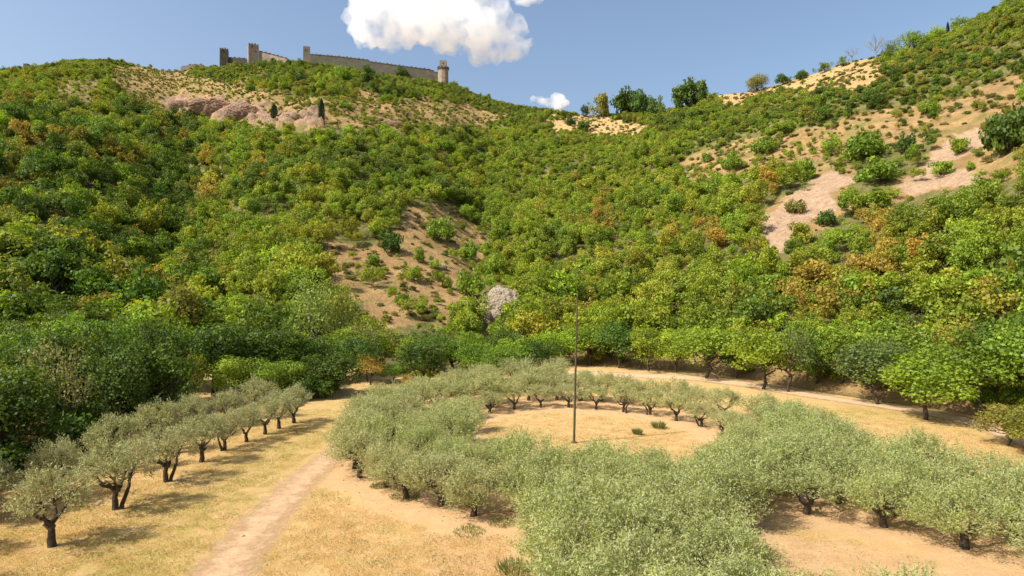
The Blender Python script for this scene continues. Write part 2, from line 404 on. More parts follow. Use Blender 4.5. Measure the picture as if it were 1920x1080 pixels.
dm = ramp(N, L, math_(N, L, 'ADD', A("dirt"), math_(N, L, 'MULTIPLY', math_(N, L, 'SUBTRACT', noise(N, L, .7, 8, .8, P, .5), .5), 1.9)), .2, .8)
c = mixrgb(N, L, dm, straw, soil)
b = N.new("ShaderNodeBsdfPrincipled"); b.inputs["Roughness"].default_value = .95; b.inputs["Specular IOR Level"].default_value = .1
L.new(c, b.inputs["Base Color"])
bp = N.new("ShaderNodeBump"); bp.inputs["Strength"].default_value = .8; bp.inputs["Distance"].default_value = .12
L.new(noise(N, L, 6.0, 8, .8, P), bp.inputs["Height"]); L.new(bp.outputs[0], b.inputs["Normal"])
o_ = N.new("ShaderNodeOutputMaterial"); L.new(b.outputs[0], o_.inputs[0])
ground.data.materials.append(m); ground.data.materials[0].name = "dry_meadow"

def track(name, pts, widths, c1, c2, lift=.03, alpha=1.0):
    """soft edged strip of bare earth following the ground"""
    pts = np.array(pts, float); n = 160
    t = np.linspace(0, 1, n); d = np.concatenate([[0], np.cumsum(np.hypot(*np.diff(pts, axis=0).T))]); d /= d[-1]
    # smooth the polyline
    xs = np.interp(t, d, pts[:, 0]); ys = np.interp(t, d, pts[:, 1]); ws = np.interp(t, d, widths)
    k = np.ones(9) / 9
    xs = np.convolve(np.pad(xs, 4, 'edge'), k, 'valid'); ys = np.convolve(np.pad(ys, 4, 'edge'), k, 'valid')
    tx = np.gradient(xs); ty = np.gradient(ys); l = np.hypot(tx, ty); nxx, nyy = ty / l, -tx / l
    u = np.linspace(-1, 1, 15)
    Xs = xs[:, None] + nxx[:, None] * u[None, :] * ws[:, None] * .75; Ys = ys[:, None] + nyy[:, None] * u[None, :] * ws[:, None] * .75
    Zs = np.maximum(gz(Xs, Ys), np.where(np.hypot(Xs, Ys) > 55, hill(Xs, Ys), -9)) + lift
    al = np.broadcast_to(1 - np.abs(u)[None, :] ** 1.5, Xs.shape)
    idx = np.arange(n * 15).reshape(n, 15)
    Q = np.stack([idx[:-1, :-1], idx[1:, :-1], idx[1:, 1:], idx[:-1, 1:]], -1).reshape(-1, 4)
    o = obj(name, mesh_np(name, np.stack([Xs.ravel(), Ys.ravel(), Zs.ravel()], -1), Q, True, [("edge", 'POINT', 'FLOAT', al.ravel())]))
    m, N, L = newmat(name + "_earth")
    tc = N.new("ShaderNodeTexCoord"); P = tc.outputs["Object"]
    c = mixrgb(N, L, ramp(N, L, noise(N, L, .9, 7, .75, P), .35, .65), c1, c2)
    c = mixrgb(N, L, ramp(N, L, noise(N, L, 6, 7, .8, P), .55, .75, 0, .5), c, tuple(v * .7 for v in c1))
    a = N.new("ShaderNodeAttribute"); a.attribute_name = "edge"
    f = ramp(N, L, math_(N, L, 'ADD', math_(N, L, 'MULTIPLY', a.outputs["Fac"], alpha), math_(N, L, 'MULTIPLY', math_(N, L, 'SUBTRACT', noise(N, L, 1.3, 7, .8, P), .5), 1.2)), .3, .75)
    b = N.new("ShaderNodeBsdfPrincipled"); b.inputs["Roughness"].default_value = .95; L.new(c, b.inputs["Base Color"])
    b.inputs["Specular IOR Level"].default_value = .1
    bp = N.new("ShaderNodeBump"); bp.inputs["Strength"].default_value = .7; bp.inputs["Distance"].default_value = .1
    L.new(noise(N, L, 5.0, 8, .8, P), bp.inputs["Height"]); L.new(bp.outputs[0], b.inputs["Normal"])
    tr = N.new("ShaderNodeBsdfTransparent"); mx = N.new("ShaderNodeMixShader"); L.new(f, mx.inputs[0])
    L.new(tr.outputs[0], mx.inputs[1]); L.new(b.outputs[0], mx.inputs[2])
    oo = N.new("ShaderNodeOutputMaterial"); L.new(mx.outputs[0], oo.inputs[0])
    o.data.materials.append(m); tag(o, kind="structure"); return o

track("path", [at(330, 1180), at(415, 1070), at(480, 985), at(560, 905), at(630, 850), at(672, 815), at(700, 790), at(715, 770), at(742, 748), at(790, 738)],
      [3.3, 3.2, 3.0, 2.7, 2.5, 2.5, 2.6, 3.0, 4.0, 4.0], (.45, .28, .15), (.60, .395, .225), .03, .78)
track("road", [at(960, 700), at(1080, 699), at(1200, 703), at(1300, 709), at(1420, 724), at(1550, 746), at(1680, 764), at(1780, 782), at(1860, 803), at(1930, 828), at(2050, 880)],
      [4.5, 4.5, 4.5, 4.2, 4.0, 3.8, 3.4, 3.2, 3.0, 3.0, 3.0], (.47, .315, .175), (.61, .42, .255), .035)

# ------------------------------------------------------------------ tree building
def leaves(name, C, ax, nrm, Ls, Ws, v, mat):
    """rhombic leaves: centre C, long axis ax, normal nrm"""
    ax = ax / np.linalg.norm(ax, axis=1, keepdims=True)
    side = np.cross(nrm, ax); side /= np.linalg.norm(side, axis=1, keepdims=True) + 1e-9
    Ls = np.asarray(Ls)[:, None]; Ws = np.asarray(Ws)[:, None]
    a = C - ax * Ls / 2; b = C + side * Ws / 2 + ax * Ls * .05; c_ = C + ax * Ls / 2; d = C - side * Ws / 2 + ax * Ls * .05
    V = np.stack([a, b, c_, d], 1).reshape(-1, 3)
    Q = np.arange(len(V)).reshape(-1, 4)
    me = mesh_np(name, V, Q, False, [("v", 'FACE', 'FLOAT', v)])
    if mat is not None: me.materials.append(mat)
    return me

def rdir(g, n):
    v = g.normal(size=(n, 3)); return v / np.linalg.norm(v, axis=1, keepdims=True)

def tubes(name, segs, mat, nside=7):
    """segs: list of (points, radii); tapered tubes joined as one mesh"""
    V, Qs = [], []
    for pts, rad in segs:
        pts = [Vector(p) for p in pts]; base = len(V)
        for i, p in enumerate(pts):
            d = (pts[min(i + 1, len(pts) - 1)] - pts[max(i - 1, 0)]).normalized()
            u = d.orthogonal().normalized() if i == 0 else (u - d * u.dot(d)).normalized()
            v = d.cross(u)
            for k in range(nside):
                a = 2 * pi * k / nside
                V.append(tuple(p + (u * cos(a) + v * sin(a)) * rad[i]))
        for i in range(len(pts) - 1):
            for k in range(nside):
                k2 = (k + 1) % nside
                Qs.append((base + i * nside + k, base + i * nside + k2, base + (i + 1) * nside + k2, base + (i + 1) * nside + k))
    me = mesh_np(name, np.array(V), np.array(Qs), True)
    me.materials.append(mat); return me

def limb(g, a, b, r0, r1, n=5, wob=.08):
    a = np.array(a, float); b = np.array(b, float); L_ = np.linalg.norm(b - a)
    pts = [a + (b - a) * t + (g.normal(0, wob * L_, 3) if 0 < i < n - 1 else 0) for i, t in enumerate(np.linspace(0, 1, n))]
    return ([tuple(p) for p in pts], list(np.linspace(r0, r1, n)))

def broad_variant(seed, nclump=34, per=60, leaf=.085, cz=1.2, hr=.95, lobes=.25, spread=.3, open_=0.0, upright=False):
    """unit crown (radius about 1) and its trunk with limbs"""
    g = np.random.default_rng(seed)
    d = rdir(g, nclump * 3); d = d[d[:, 2] > -.62][:nclump]
    ph = g.uniform(0, 6.28, 4)
    az = np.arctan2(d[:, 1], d[:, 0])
    lob = 1 + lobes * (np.sin(az * 2 + ph[0]) * .5 + np.sin(az * 3 + ph[1]) * .5) + g.normal(0, .09, len(d))
    rad = g.uniform(.45, .78, len(d)) * lob; rad[: len(d) // 6] *= .35
    cc = d * rad[:, None] * np.array([1, 1, hr]) + np.array([0, 0, cz])
    cr_ = g.uniform(.20, .38, len(d)) * (1 if not upright else .8)
    C, NN, AX, v = [], [], [], []
    for i in range(len(cc)):
        n = int(per * (cr_[i] / .3) ** 2)
        e = rdir(g, n); e[:, 2] = e[:, 2] * .8 + .12
        out = (cc[i] - np.array([0, 0, cz * .8])); out = out / (np.linalg.norm(out) + 1e-6)
        keep = (e @ out) > -.55; e = e[keep]
        rr_ = cr_[i] * g.uniform(.62, 1.12, len(e))[:, None]
        st = np.array([1, 1, 1.9 if upright else .85])
        C.append(cc[i] + e * rr_ * st); nn = e + .42 * rdir(g, len(e)) + np.array([0, 0, .25]); NN.append(nn); AX.append(rdir(g, len(e)))
        v.append(np.clip(g.uniform(.25, .75) + g.normal(0, .16, len(e)), 0, 1))
    C = np.concatenate(C); NN = np.concatenate(NN); AX = np.concatenate(AX); v = np.concatenate(v)
    n = len(C); sz = leaf * g.uniform(.6, 1.5, n)
    crown = leaves("crown", C, AX, NN, sz * 1.25, sz, v, M_LEAF)
    top = (g.normal(0, .05), g.normal(0, .05), cz * .75)
    segs = [limb(g, (0, 0, -.25), top, .05, .036, 6, .04)]
    for k in np.argsort(-rad)[:9]:
        st = np.array(top) * g.uniform(.45, 1.0)
        segs.append(limb(g, st, cc[k], .026, .009, 5, .05))
    trunk = tubes("trunk", segs, M_BARK, 6)
    return crown, trunk

BV = [broad_variant(100 + i, nclump=[34, 26, 42][i % 3], cz=.95 + .1 * (i % 3), hr=[.95, .75, 1.15, 1.0, .85][i % 5], lobes=[.35, .7, .5][i % 3]) for i in range(9)]          # hillside trees
FV = [broad_variant(200 + i, nclump=70, per=95, leaf=.05, cz=1.22, hr=[1.2, 1.05, 1.12][i % 3], lobes=.3) for i in range(6)]   # tall front trees
SV = [broad_variant(300 + i, nclump=34, per=60, leaf=.095, cz=.55, hr=.72, lobes=.38) for i in range(5)]               # shrubs
UV = [broad_variant(400 + i, nclump=60, per=60, leaf=.045, cz=1.6, hr=1.35, lobes=.2, upright=True) for i in range(2)]  # poplar-like
LV = [broad_variant(500 + i, nclump=64, per=46, leaf=.042, cz=1.25, hr=1.05, lobes=.3) for i in range(2)]             # thin, see-through crowns

def olive_variant(seed, fork=0, shoots=False, skirt=False):
    """crown about 1.75 m radius, 3.4 m tall; real size in metres"""
    g = np.random.default_rng(seed)
    nl = 4 + (seed % 2); H0 = .75 + g.uniform(-.1, .15)
    limbs = []; tips = []
    a0 = g.uniform(0, 6.28)
    base = (g.normal(0, .03), g.normal(0, .03), H0)
    segs = [limb(g, (0, 0, -.15), base, .19, .13, 5, .03)]
    if fork:
        segs = [limb(g, (0.0, 0, -.15), (0.05, 0, H0), .17, .12, 5, .03), limb(g, (.24, .1, -.15), (.75, .3, 1.9), .12, .05, 6, .03)]
    for k in range(nl):
        a = a0 + 2 * pi * k / nl + g.normal(0, .2); rr_ = g.uniform(.7, 1.05)
        tip = np.array([cos(a) * rr_, sin(a) * rr_, g.uniform(1.7, 2.2)])
        segs.append(limb(g, base, tip, .095, .045, 6, .06)); tips.append(tip)
        for q in range(3):
            a2 = a + g.normal(0, .6); r2 = rr_ + g.uniform(.1, .5)
            t2 = np.array([cos(a2) * r2, sin(a2) * r2, tip[2] + g.uniform(-.1, .8)])
            segs.append(limb(g, tip * g.uniform(.75, 1.0), t2, .035, .012, 4, .08)); tips.append(t2)
    trunk = tubes("trunk", segs, M_BARK, 8)
    nc = 74 if skirt else 52
    d = rdir(g, nc * 2); d = d[d[:, 2] > (-.95 if skirt else -.55)][:nc]
    az = np.arctan2(d[:, 1], d[:, 0]); ph = g.uniform(0, 6.28)
    rad = g.uniform(.35, 1.0, nc) ** .6 * (1 + .16 * np.sin(az * 3 + ph))
    cc = d * rad[:, None] * np.array([1.5, 1.5, 1.12 if skirt else 1.0]) + np.array([0, 0, 1.85 if skirt else 2.05])
    C, AX, NN, v = [], [], [], []
    for i in range(nc):
        cr_ = g.uniform(.24, .46)
        # shoots: short twigs lined with narrow leaves
        ns = 15
        sd_ = rdir(g, ns) * .75 + (cc[i] - np.array([0, 0, 1.6])) * .35 + np.array([0, 0, .45 if not shoots else .9]); sd_ /= np.linalg.norm(sd_, axis=1, keepdims=True)
        so = cc[i] + rdir(g, ns) * cr_ * .75
        cv = g.uniform(.3, .7)
        for s_ in range(ns):
            nlv = 11; t = np.linspace(0, 1, nlv) * g.uniform(.28, .55) * (1.5 if shoots else 1)
            p = so[s_] + sd_[s_] * t[:, None] + g.normal(0, .03, (nlv, 3))
            ax = sd_[s_] * .75 + rdir(g, nlv) * .7
            C.append(p); AX.append(ax); NN.append(rdir(g, nlv) + np.array([0, 0, .5])); v.append(np.clip(cv + g.normal(0, .24, nlv), 0, 1))
    C = np.concatenate(C); AX = np.concatenate(AX); NN = np.concatenate(NN); v = np.concatenate(v)
    n = len(C)
    crown = leaves("crown", C, AX, NN, g.uniform(.09, .17, n), g.uniform(.024, .042, n), v, M_OLIVE)
    return crown, trunk

OV = [olive_variant(600 + i, fork=(i % 3 == 1)) for i in range(5)]
OS = [olive_variant(650 + i, shoots=True, skirt=True) for i in range(5)]

def copy_tree(src, loc, rz, s, color):
    r = src.copy(); COL.objects.link(r); r.location = loc; r.rotation_euler = (0, 0, rz); r.scale = s
    for ch in src.children:
        c_ = ch.copy(); COL.objects.link(c_); c_.parent = r; c_.color = color if ch.name.startswith("crown") else (1, 1, 1, 1)
    return r

PROTO = {}
def tree(kind, name, variant, loc, rz, s, color, label, cat, group=None, bark=None):
    """first use of a variant builds it, later uses copy it and each of its parts"""
    key = (kind, variant)
    color = (*color, 1.0) if len(color) == 3 else color
    if key not in PROTO:
        e = empty(name, loc, rz, s)
        cr_, tk = VARS[kind][variant]
        c_ = obj("crown", cr_, e); c_.color = color
        obj("trunk", tk, e); PROTO[key] = e
    else:
        e = copy_tree(PROTO[key], loc, rz, s, color); e.name = name
    for k in ("label", "category", "group"):
        if k in e: del e[k]
    tag(e, label, cat, group)
    return e
VARS = {'b': BV, 'f': FV, 's': SV, 'u': UV, 'l': LV, 'o': OV, 'os': OS}

# ------------------------------------------------------------------ olive trees
ORD = ["first", "second", "third", "fourth", "fifth", "sixth", "seventh", "eighth", "ninth", "tenth", "eleventh", "twelfth", "thirteenth", "fourteenth", "fifteenth", "sixteenth", "seventeenth", "eighteenth", "nineteenth", "twentieth"]
GREY = (.29, .29, .13); GRN = (.27, .325, .065); YGR = (.33, .335, .11)
def oc(base):
    k = random.uniform(.88, 1.12); return tuple(v * k * random.uniform(.96, 1.04) for v in base)
for i, (x, y) in enumerate(left_row):
    fork = 1 if i in (1, 2, 4) else (0, 2, 3)[i % 3]
    sc = (1.22, 1.25, 1.15, 1.1, .95, .95, 1.0, 1.08, 1.12)[i] * 1.04
    tree('o', "olive_tree", fork, (x, y, float(gz(x, y))), random.uniform(0, 6.28) if i not in (1, 2) else .2, (sc * .9, sc * .9, sc * .9), oc(GREY),
         f"silvery olive, {ORD[i]} from the front in the row beside the left wood" if i < 8 else "silvery olive tree at the far end of the row beside the left wood", "olive tree", "olive trees in the left row")
for i, (x, y) in enumerate(sorted(left_back, key=lambda p: p[1])):
    sc = random.uniform(1.05, 1.3)
    tree('o', "olive_tree", i % 5, (x, y, float(gz(x, y))), random.uniform(0, 6.28), (sc * .82, sc * .82, sc * .9), oc(GREY),
         f"grey green olive against the dark left wood, {ORD[i]} from front in the back row", "olive tree", "olive trees behind the left row")

def px_of(x, y): return 960 + F * x / y
inner_far = sorted([p for p in ring_inner_c if p[1] > CY], key=lambda p: px_of(p[0], p[1]))
pole_px = 1077
lf = [p for p in inner_far if px_of(p[0], p[1]) < pole_px][::-1]; rf = [p for p in inner_far if px_of(p[0], p[1]) >= pole_px]
def place_olive(p, kind, tint, label, group, smin=.88, smax=1.02, hs=1.0):
    sc = random.uniform(smin, smax)
    tree(kind, "olive_tree", random.randrange(len(VARS[kind])), (p[0], p[1], float(gz(p[0], p[1])) - .1), random.uniform(0, 6.28), (sc * 1.12, sc * 1.12, sc * hs * random.uniform(.8, .97)), oc(tint), label, "olive tree", group)
for side, lst in (("left", lf), ("right", rf)):
    for k, p in enumerate(lst):
        lab = f"small olive across the clearing, {ORD[k]} to the {side} of the pole"
        place_olive(p, 'o', YGR, lab, "olive trees of the inner ring", .80, .92)
cnt = {}
def nth(lab):
    cnt[lab] = cnt.get(lab, 0) + 1; return f"{lab}, {ORD[cnt[lab] - 1]} from the left"
for p in sorted([p for p in ring_inner_c if p[1] <= CY], key=lambda p: px_of(*p[:2])):
    q = px_of(p[0], p[1])
    place_olive(p, 'os', GRN, nth("bushy olive on the clearing's near edge" if 850 < q < 1330 else ("bushy olive at the clearing's left edge" if q <= 850 else "bushy olive at the clearing's right edge")),
                "olive trees of the inner ring", .86, .96)
for p in sorted(ring_outer_c, key=lambda p: px_of(*p[:2])):
    q = px_of(p[0], p[1])
    if p[1] > CY: lab = "olive on the ring's far outer row " + ("left of the pole" if q < 1077 else "right of the pole")
    elif q < 960: lab = "olive edging the meadow at the ring's near left"
    else: lab = "olive on the ring's right outer row"
    lab = nth(lab)
    place_olive(p, 'o' if p[1] > CY or (q < 960 and random.random() < .4) else 'os', YGR if p[1] > CY or q < 960 else GRN, lab, "olive trees of the outer ring", .98, 1.14)
for p in sorted(far_left_c, key=lambda p: px_of(*p[:2])):
    place_olive(p, 'os' if p[1] < 52 or random.random() < .5 else 'o', GRN if p[1] < 52 else YGR, nth("olive in the dense planting left of the ring" if p[1] < 66 else "olive in the rows behind the ring"), "olive trees of the far loop", 1.06, 1.24)
def colname(x): return "left" if x < 3.7 else ("middle" if x < 7 else "right")
for c_ in ("left", "middle", "right"):
    for k, p in enumerate(sorted([p for p in near_loop if colname(p[0]) == c_], key=lambda p: p[1])):
        place_olive(p, 'os', GRN, f"leafy olive in the bottom centre stand, {ORD[k]} from the front, {c_} column", "olive trees of the near loop", 1.02, 1.18)
rowof = lambda p: 3 if p[1] > 41 else 0 if p[1] < 47 - .62 * p[0] - 1.0 else (1 if p[1] < 51.2 - .62 * p[0] else 2)
for rw, nm in enumerate(("front", "middle", "back", "rearmost")):
    for k, p in enumerate(sorted([p for p in right_arm if rowof(p) == rw])):
        place_olive(p, 'o' if p is right_arm[0] else 'os', GRN, f"olive in the lower right rows, {ORD[k]} from the left, {nm} row", "olive trees of the right rows", 1.04, 1.16)

# ------------------------------------------------------------------ pole in the middle of the ring
M_POLE = rough_mat("rusted_steel", (.06, .055, .03), (.11, .09, .045), 3.0, bump=.15, rough=.7)
e = empty("flagpole", (5.0, 51.6, float(gz(5, 51.6))))
tag(e, "tall thin brown metal pole standing in the middle of the round clearing", "pole")
obj("shaft", tubes("shaft", [([(0, 0, 0), (.08, 0, 4), (.18, 0, 8), (.27, 0, 11.6)], [.10, .09, .075, .055])], M_POLE, 14), e)
obj("cap", tubes("cap", [([(.27, 0, 11.5), (.272, 0, 11.6), (.275, 0, 11.9), (.28, 0, 12.3)], [.062, .07, .03, .012])], M_POLE, 12), e)
obj("base_plate", tubes("base_plate", [([(0, 0, -.1), (0, 0, .06), (0, 0, .065), (0, 0, .25)], [.26, .26, .12, .11])], M_POLE, 16), e)

# ------------------------------------------------------------------ foliage colours
DK = (.085, .135, .013); MD = (.185, .255, .018); LT = (.26, .325, .02); YL = (.34, .335, .03); OB = (.27, .235, .035)
OR = (.42, .27, .04); PB = (.37, .31, .13); GB = (.15, .19, .035)
WORD = {DK: "dark green", MD: "mid green", LT: "bright green", YL: "yellow green", OB: "olive brown", OR: "orange tinged", PB: "pale brown", GB: "blue green"}
def jit(c, g=random):
    k = g.uniform(.82, 1.2); return (c[0] * k * g.uniform(.84, .98), c[1] * k, c[2] * k * g.uniform(.85, 1.2))

# ------------------------------------------------------------------ trees at the foot of the slopes, nearest the camera
def hz(x, y): return float(max(gz(x, y), hill(x, y)))
def ftree(px, pyt, Y, wpx, kind, tint, label, name="broadleaf_tree", group=None, cat="tree", topoff=0):
    """tree on the ground at depth Y, in direction px, its top seen at pyt, its crown wpx photo pixels wide"""
    if px > 970 and Y > 59 and 'shrub' not in label:
        pyt -= 14; wpx *= 1.22
        if tint == YL: tint = LT
    x = (px - 960) * Y / F; z0 = hz(x, Y); zt = CAMH + (540 - pyt) / F * Y
    h = max(zt - z0, 1.5); rr = wpx / 2 * Y / F
    full = {'f': 2.55, 'b': 2.05, 's': 1.3, 'u': 3.1, 'l': 2.4}[kind]
    tree(kind, name, random.randrange(len(VARS[kind])), (x, Y, z0), random.uniform(0, 6.28), (rr, rr, h / full), jit(tint), label, cat, group)

FT_ = [
 # left wood, front rank
 (-40, 640, 46, 190, 'f', MD, "green tree at the left edge behind the olive row"),
 (20, 650, 48, 150, 'f', LT, "bright green tree at the far left of the wood"),
 (105, 610, 50, 150, 'l', PB, "thin brownish grey tree with sparse leaves in the left wood"),
 (170, 600, 58, 130, 'l', OB, "olive brown airy tree beside the sparse brownish one"),
 (225, 600, 56, 150, 'f', DK, "tall dark green tree right of the sparse brownish one"),
 (290, 610, 58, 150, 'f', DK, "broad dark tree above the middle of the left olive row"),
 (60, 600, 66, 150, 'f', MD, "mid green tree rising behind the left edge trees"),
 (-60, 560, 70, 160, 'f', MD, "green tree partly cut by the left frame edge"),
 (150, 575, 74, 150, 'f', MD, "mid green crown above the dark front trees on the left"),
 (350, 640, 66, 90, 'l', YL, "yellowish thin tree in the gap of the dark left wood"),
 (250, 560, 80, 150, 'f', MD, "green rounded crown in the second rank of the left wood"),
 (330, 585, 78, 140, 'f', MD, "mid green crown left of the large dark tree"),
 (400, 590, 74, 150, 'f', DK, "dark green crown at the left flank of the large dark tree"),
 (465, 570, 76, 180, 'f', DK, "large dark green tree with a broad rounded crown"),
 (530, 600, 80, 120, 'f', DK, "dark green tree just left of the willow"),
 (435, 652, 70, 95, 'f', LT, "small bright round tree in front of the large dark tree"),
 (500, 660, 71, 85, 'f', MD, "small green tree beside the bright round one"),
 (550, 665, 73, 90, 'f', MD, "small green tree above the end of the left olive row"),
 (622, 648, 74, 125, 'f', DK, "dark rounded tree where the path enters the wood"),
 (585, 482, 92, 105, 'u', (.25, .28, .05), "tall yellow green poplar with upright branches"),
 (640, 498, 95, 90, 'u', (.25, .27, .05), "second tall yellow green poplar, just right of the tallest"),
 (675, 590, 90, 70, 'l', PB, "pale brown thin tree right of the poplars"),
 (695, 655, 82, 70, 'l', OR, "small orange brown tree at the end of the path"),
 (740, 672, 84, 70, 'f', MD, "dark green bushy tree left of the ring top"),
 (720, 600, 96, 90, 'l', YL, "light airy tree between poplars and rock face"),
 (765, 625, 98, 80, 'l', OB, "olive brown airy tree below the bare slope"),
 (800, 650, 96, 80, 'b', LT, "bright rounded tree below the bare slope"),
 (850, 622, 96, 110, 'f', DK, "dark rounded tree below the grey rock face"),
 (905, 640, 96, 80, 'b', MD, "green rounded tree right of the dark one under the rock"),
 (950, 632, 101, 90, 'f', LT, "bright tree at the slope foot below the rock face"),
 (1000, 640, 102, 90, 'f', MD, "green tree at the slope foot left of the pole"),
 (1050, 618, 103, 90, 'f', LT, "bright tree directly behind the pole"),
 (1105, 610, 103, 90, 'f', MD, "green tree at the slope foot just right of the pole"),
 (1160, 604, 100, 95, 'f', DK, "dark tree with shaded underside right of the pole"),
 (1215, 612, 96, 80, 'f', LT, "slender bright tree with a visible trunk beyond the ring"),
 (1265, 618, 94, 80, 'f', YL, "yellow green tree beyond the right part of the ring"),
 (1325, 600, 88, 125, 'f', MD, "full green tree with trunks showing at the road"),
 (1380, 620, 88, 80, 'f', DK, "dark tree in the shaded gap by the road"),
 (1432, 608, 79, 110, 'f', LT, "bright tree with one bare trunk beside the road"),
 (1478, 602, 77, 90, 'l', GB, "greyish green thin tree with a tall bare trunk by the road"),
 (1530, 615, 80, 100, 'f', DK, "dark tree behind the dirt bank right of the thin one"),
 (1580, 600, 78, 100, 'f', LT, "bright tree above the dirt bank"),
 (1645, 622, 69, 125, 'f', GB, "grey green tree beside the road bend at right"),
 (1700, 590, 72, 120, 'f', MD, "green tree behind the road bend at right"),
 (1735, 652, 60.5, 150, 'f', LT, "low branching bright tree standing alone by the road at right"),
 (1775, 590, 70, 120, 'l', OR, "orange brown dying tree behind the lone roadside tree"),
 (1840, 600, 62, 150, 'f', MD, "green tree near the right frame edge"),
 (1900, 570, 62, 150, 'f', DK, "dark green tree at the right frame edge"),
 (1960, 560, 58, 190, 'f', MD, "green tree cut by the right frame edge"),
 (1892, 745, 51, 120, 'f', OB, "reddish brown hedge like bush at the right edge beside the road"),
 (1950, 738, 48, 130, 'f', OB, "brownish bush cut by the right frame edge"),
 (765, 700, 82, 26, 's', OR, "small orange shrub at the far left corner of the ring"),
 (795, 690, 86, 60, 's', YL, "yellow green shrub beside the small orange one"),
]
for i, (px, pt, Y, wp, k, tnt, lab) in enumerate(FT_):
    if 'shrub' in lab or 'bush at' in lab or 'bush cut' in lab: ftree(px, pt, Y, wp, k, tnt, lab, "shrub", None, "shrub")
    else: ftree(px, pt, Y, wp, k, tnt, lab, "poplar_tree" if k == 'u' else "broadleaf_tree")
n_tree = len(FT_)
# ranks of the left wood behind, and its dark interior
def filler(x0, x1, y0, y1, n, hmin, hmax, dmin, labf, grp, tints):
    global n_tree
    pts = []
    for _ in range(n * 30):
        if len(pts) >= n: break
        x, y = random.uniform(x0, x1), random.uniform(y0, y1)
        if x > -31 - (y - 30) * .05 and y < 66: continue
        if x > -22 and y < 76: continue
        if all(math.hypot(x - a, y - b) > dmin for a, b in pts): pts.append((x, y))
    for x, y in pts:
        tn = random.choice(tints); rr = random.uniform(2.6, 3.8); h = random.uniform(hmin, hmax)
        tree('f', "broadleaf_tree", random.randrange(6), (x, y, hz(x, y)), random.uniform(0, 6.28), (rr, rr, h / 2.55), jit(tn), labf(tn, x, y), "tree", grp)
        n_tree += 1
filler(-75, -31, 32, 92, 62, 8, 11.0, 3.6, lambda t, x, y: f"{WORD[t]} tree {'deep inside' if y > 66 else ('in the middle of' if y > 50 else 'in the front part of')} the dense left wood", "trees of the left wood", [DK, DK, DK, MD, MD, GB])
filler(-30, 4, 78, 100, 20, 6, 8, 3.4, lambda t, x, y: f"{WORD[t]} tree in the wood behind the end of the path", "trees behind the path end", [DK, MD, MD, LT])

def understorey():
    k = 0
    for px_, Y_ in [(x_, None) for x_ in range(1090, 1960, 27)]:
        th_ = math.atan((px_ + random.uniform(-10, 10) - 960) / F); rr_ = float(np.interp(th_, TH, FTr)) + random.uniform(1.5, 5)
        x_, y_ = rr_ * sin(th_), rr_ * cos(th_); r2 = random.uniform(.9, 1.9)
        if random.random() < .3: continue
        tree('s', "shrub", random.randrange(4), (x_, y_, hz(x_, y_) - .15), random.uniform(0, 6.28), (r2, r2, r2 * random.uniform(.8, 1.3)), jit(random.choice([OB, MD, MD, YL, LT])),
             nth_("low shrub at the slope foot behind the road"), "shrub", "shrubs behind the road"); k += 1
    for j in range(34):  # shrubs added here; dark tints put the wood's shade into their colour
        y_ = random.uniform(30, 74); x_ = -31.5 - (y_ - 30) * .04 - random.uniform(0, 5)
        if y_ > 64: x_ = random.uniform(-30, -21); y_ = random.uniform(71, 78)
        r2 = random.uniform(1.4, 2.6)
        tree('s', "shrub", random.randrange(4), (x_, y_, hz(x_, y_) - .2), random.uniform(0, 6.28), (r2, r2, r2 * random.uniform(.9, 1.5)), jit(random.choice([DK, DK, GB])),
             "added shrub tinted dark for the shade under the left wood", "shrub", "shrubs under the left wood")
cnt_ = {}
def nth_(lab):
    cnt_[lab] = cnt_.get(lab, 0) + 1; return f"{lab}, {ORD[min(cnt_[lab], 20) - 1]} from the left"
ORD += ["twenty-" + o for o in ORD[:9]] + ["thirtieth"] + ["thirty-" + o for o in ORD[:9]]
def nth_(lab):
    cnt_[lab] = cnt_.get(lab, 0) + 1; return f"{lab}, {ORD[cnt_[lab] - 1]} from the left"
understorey()
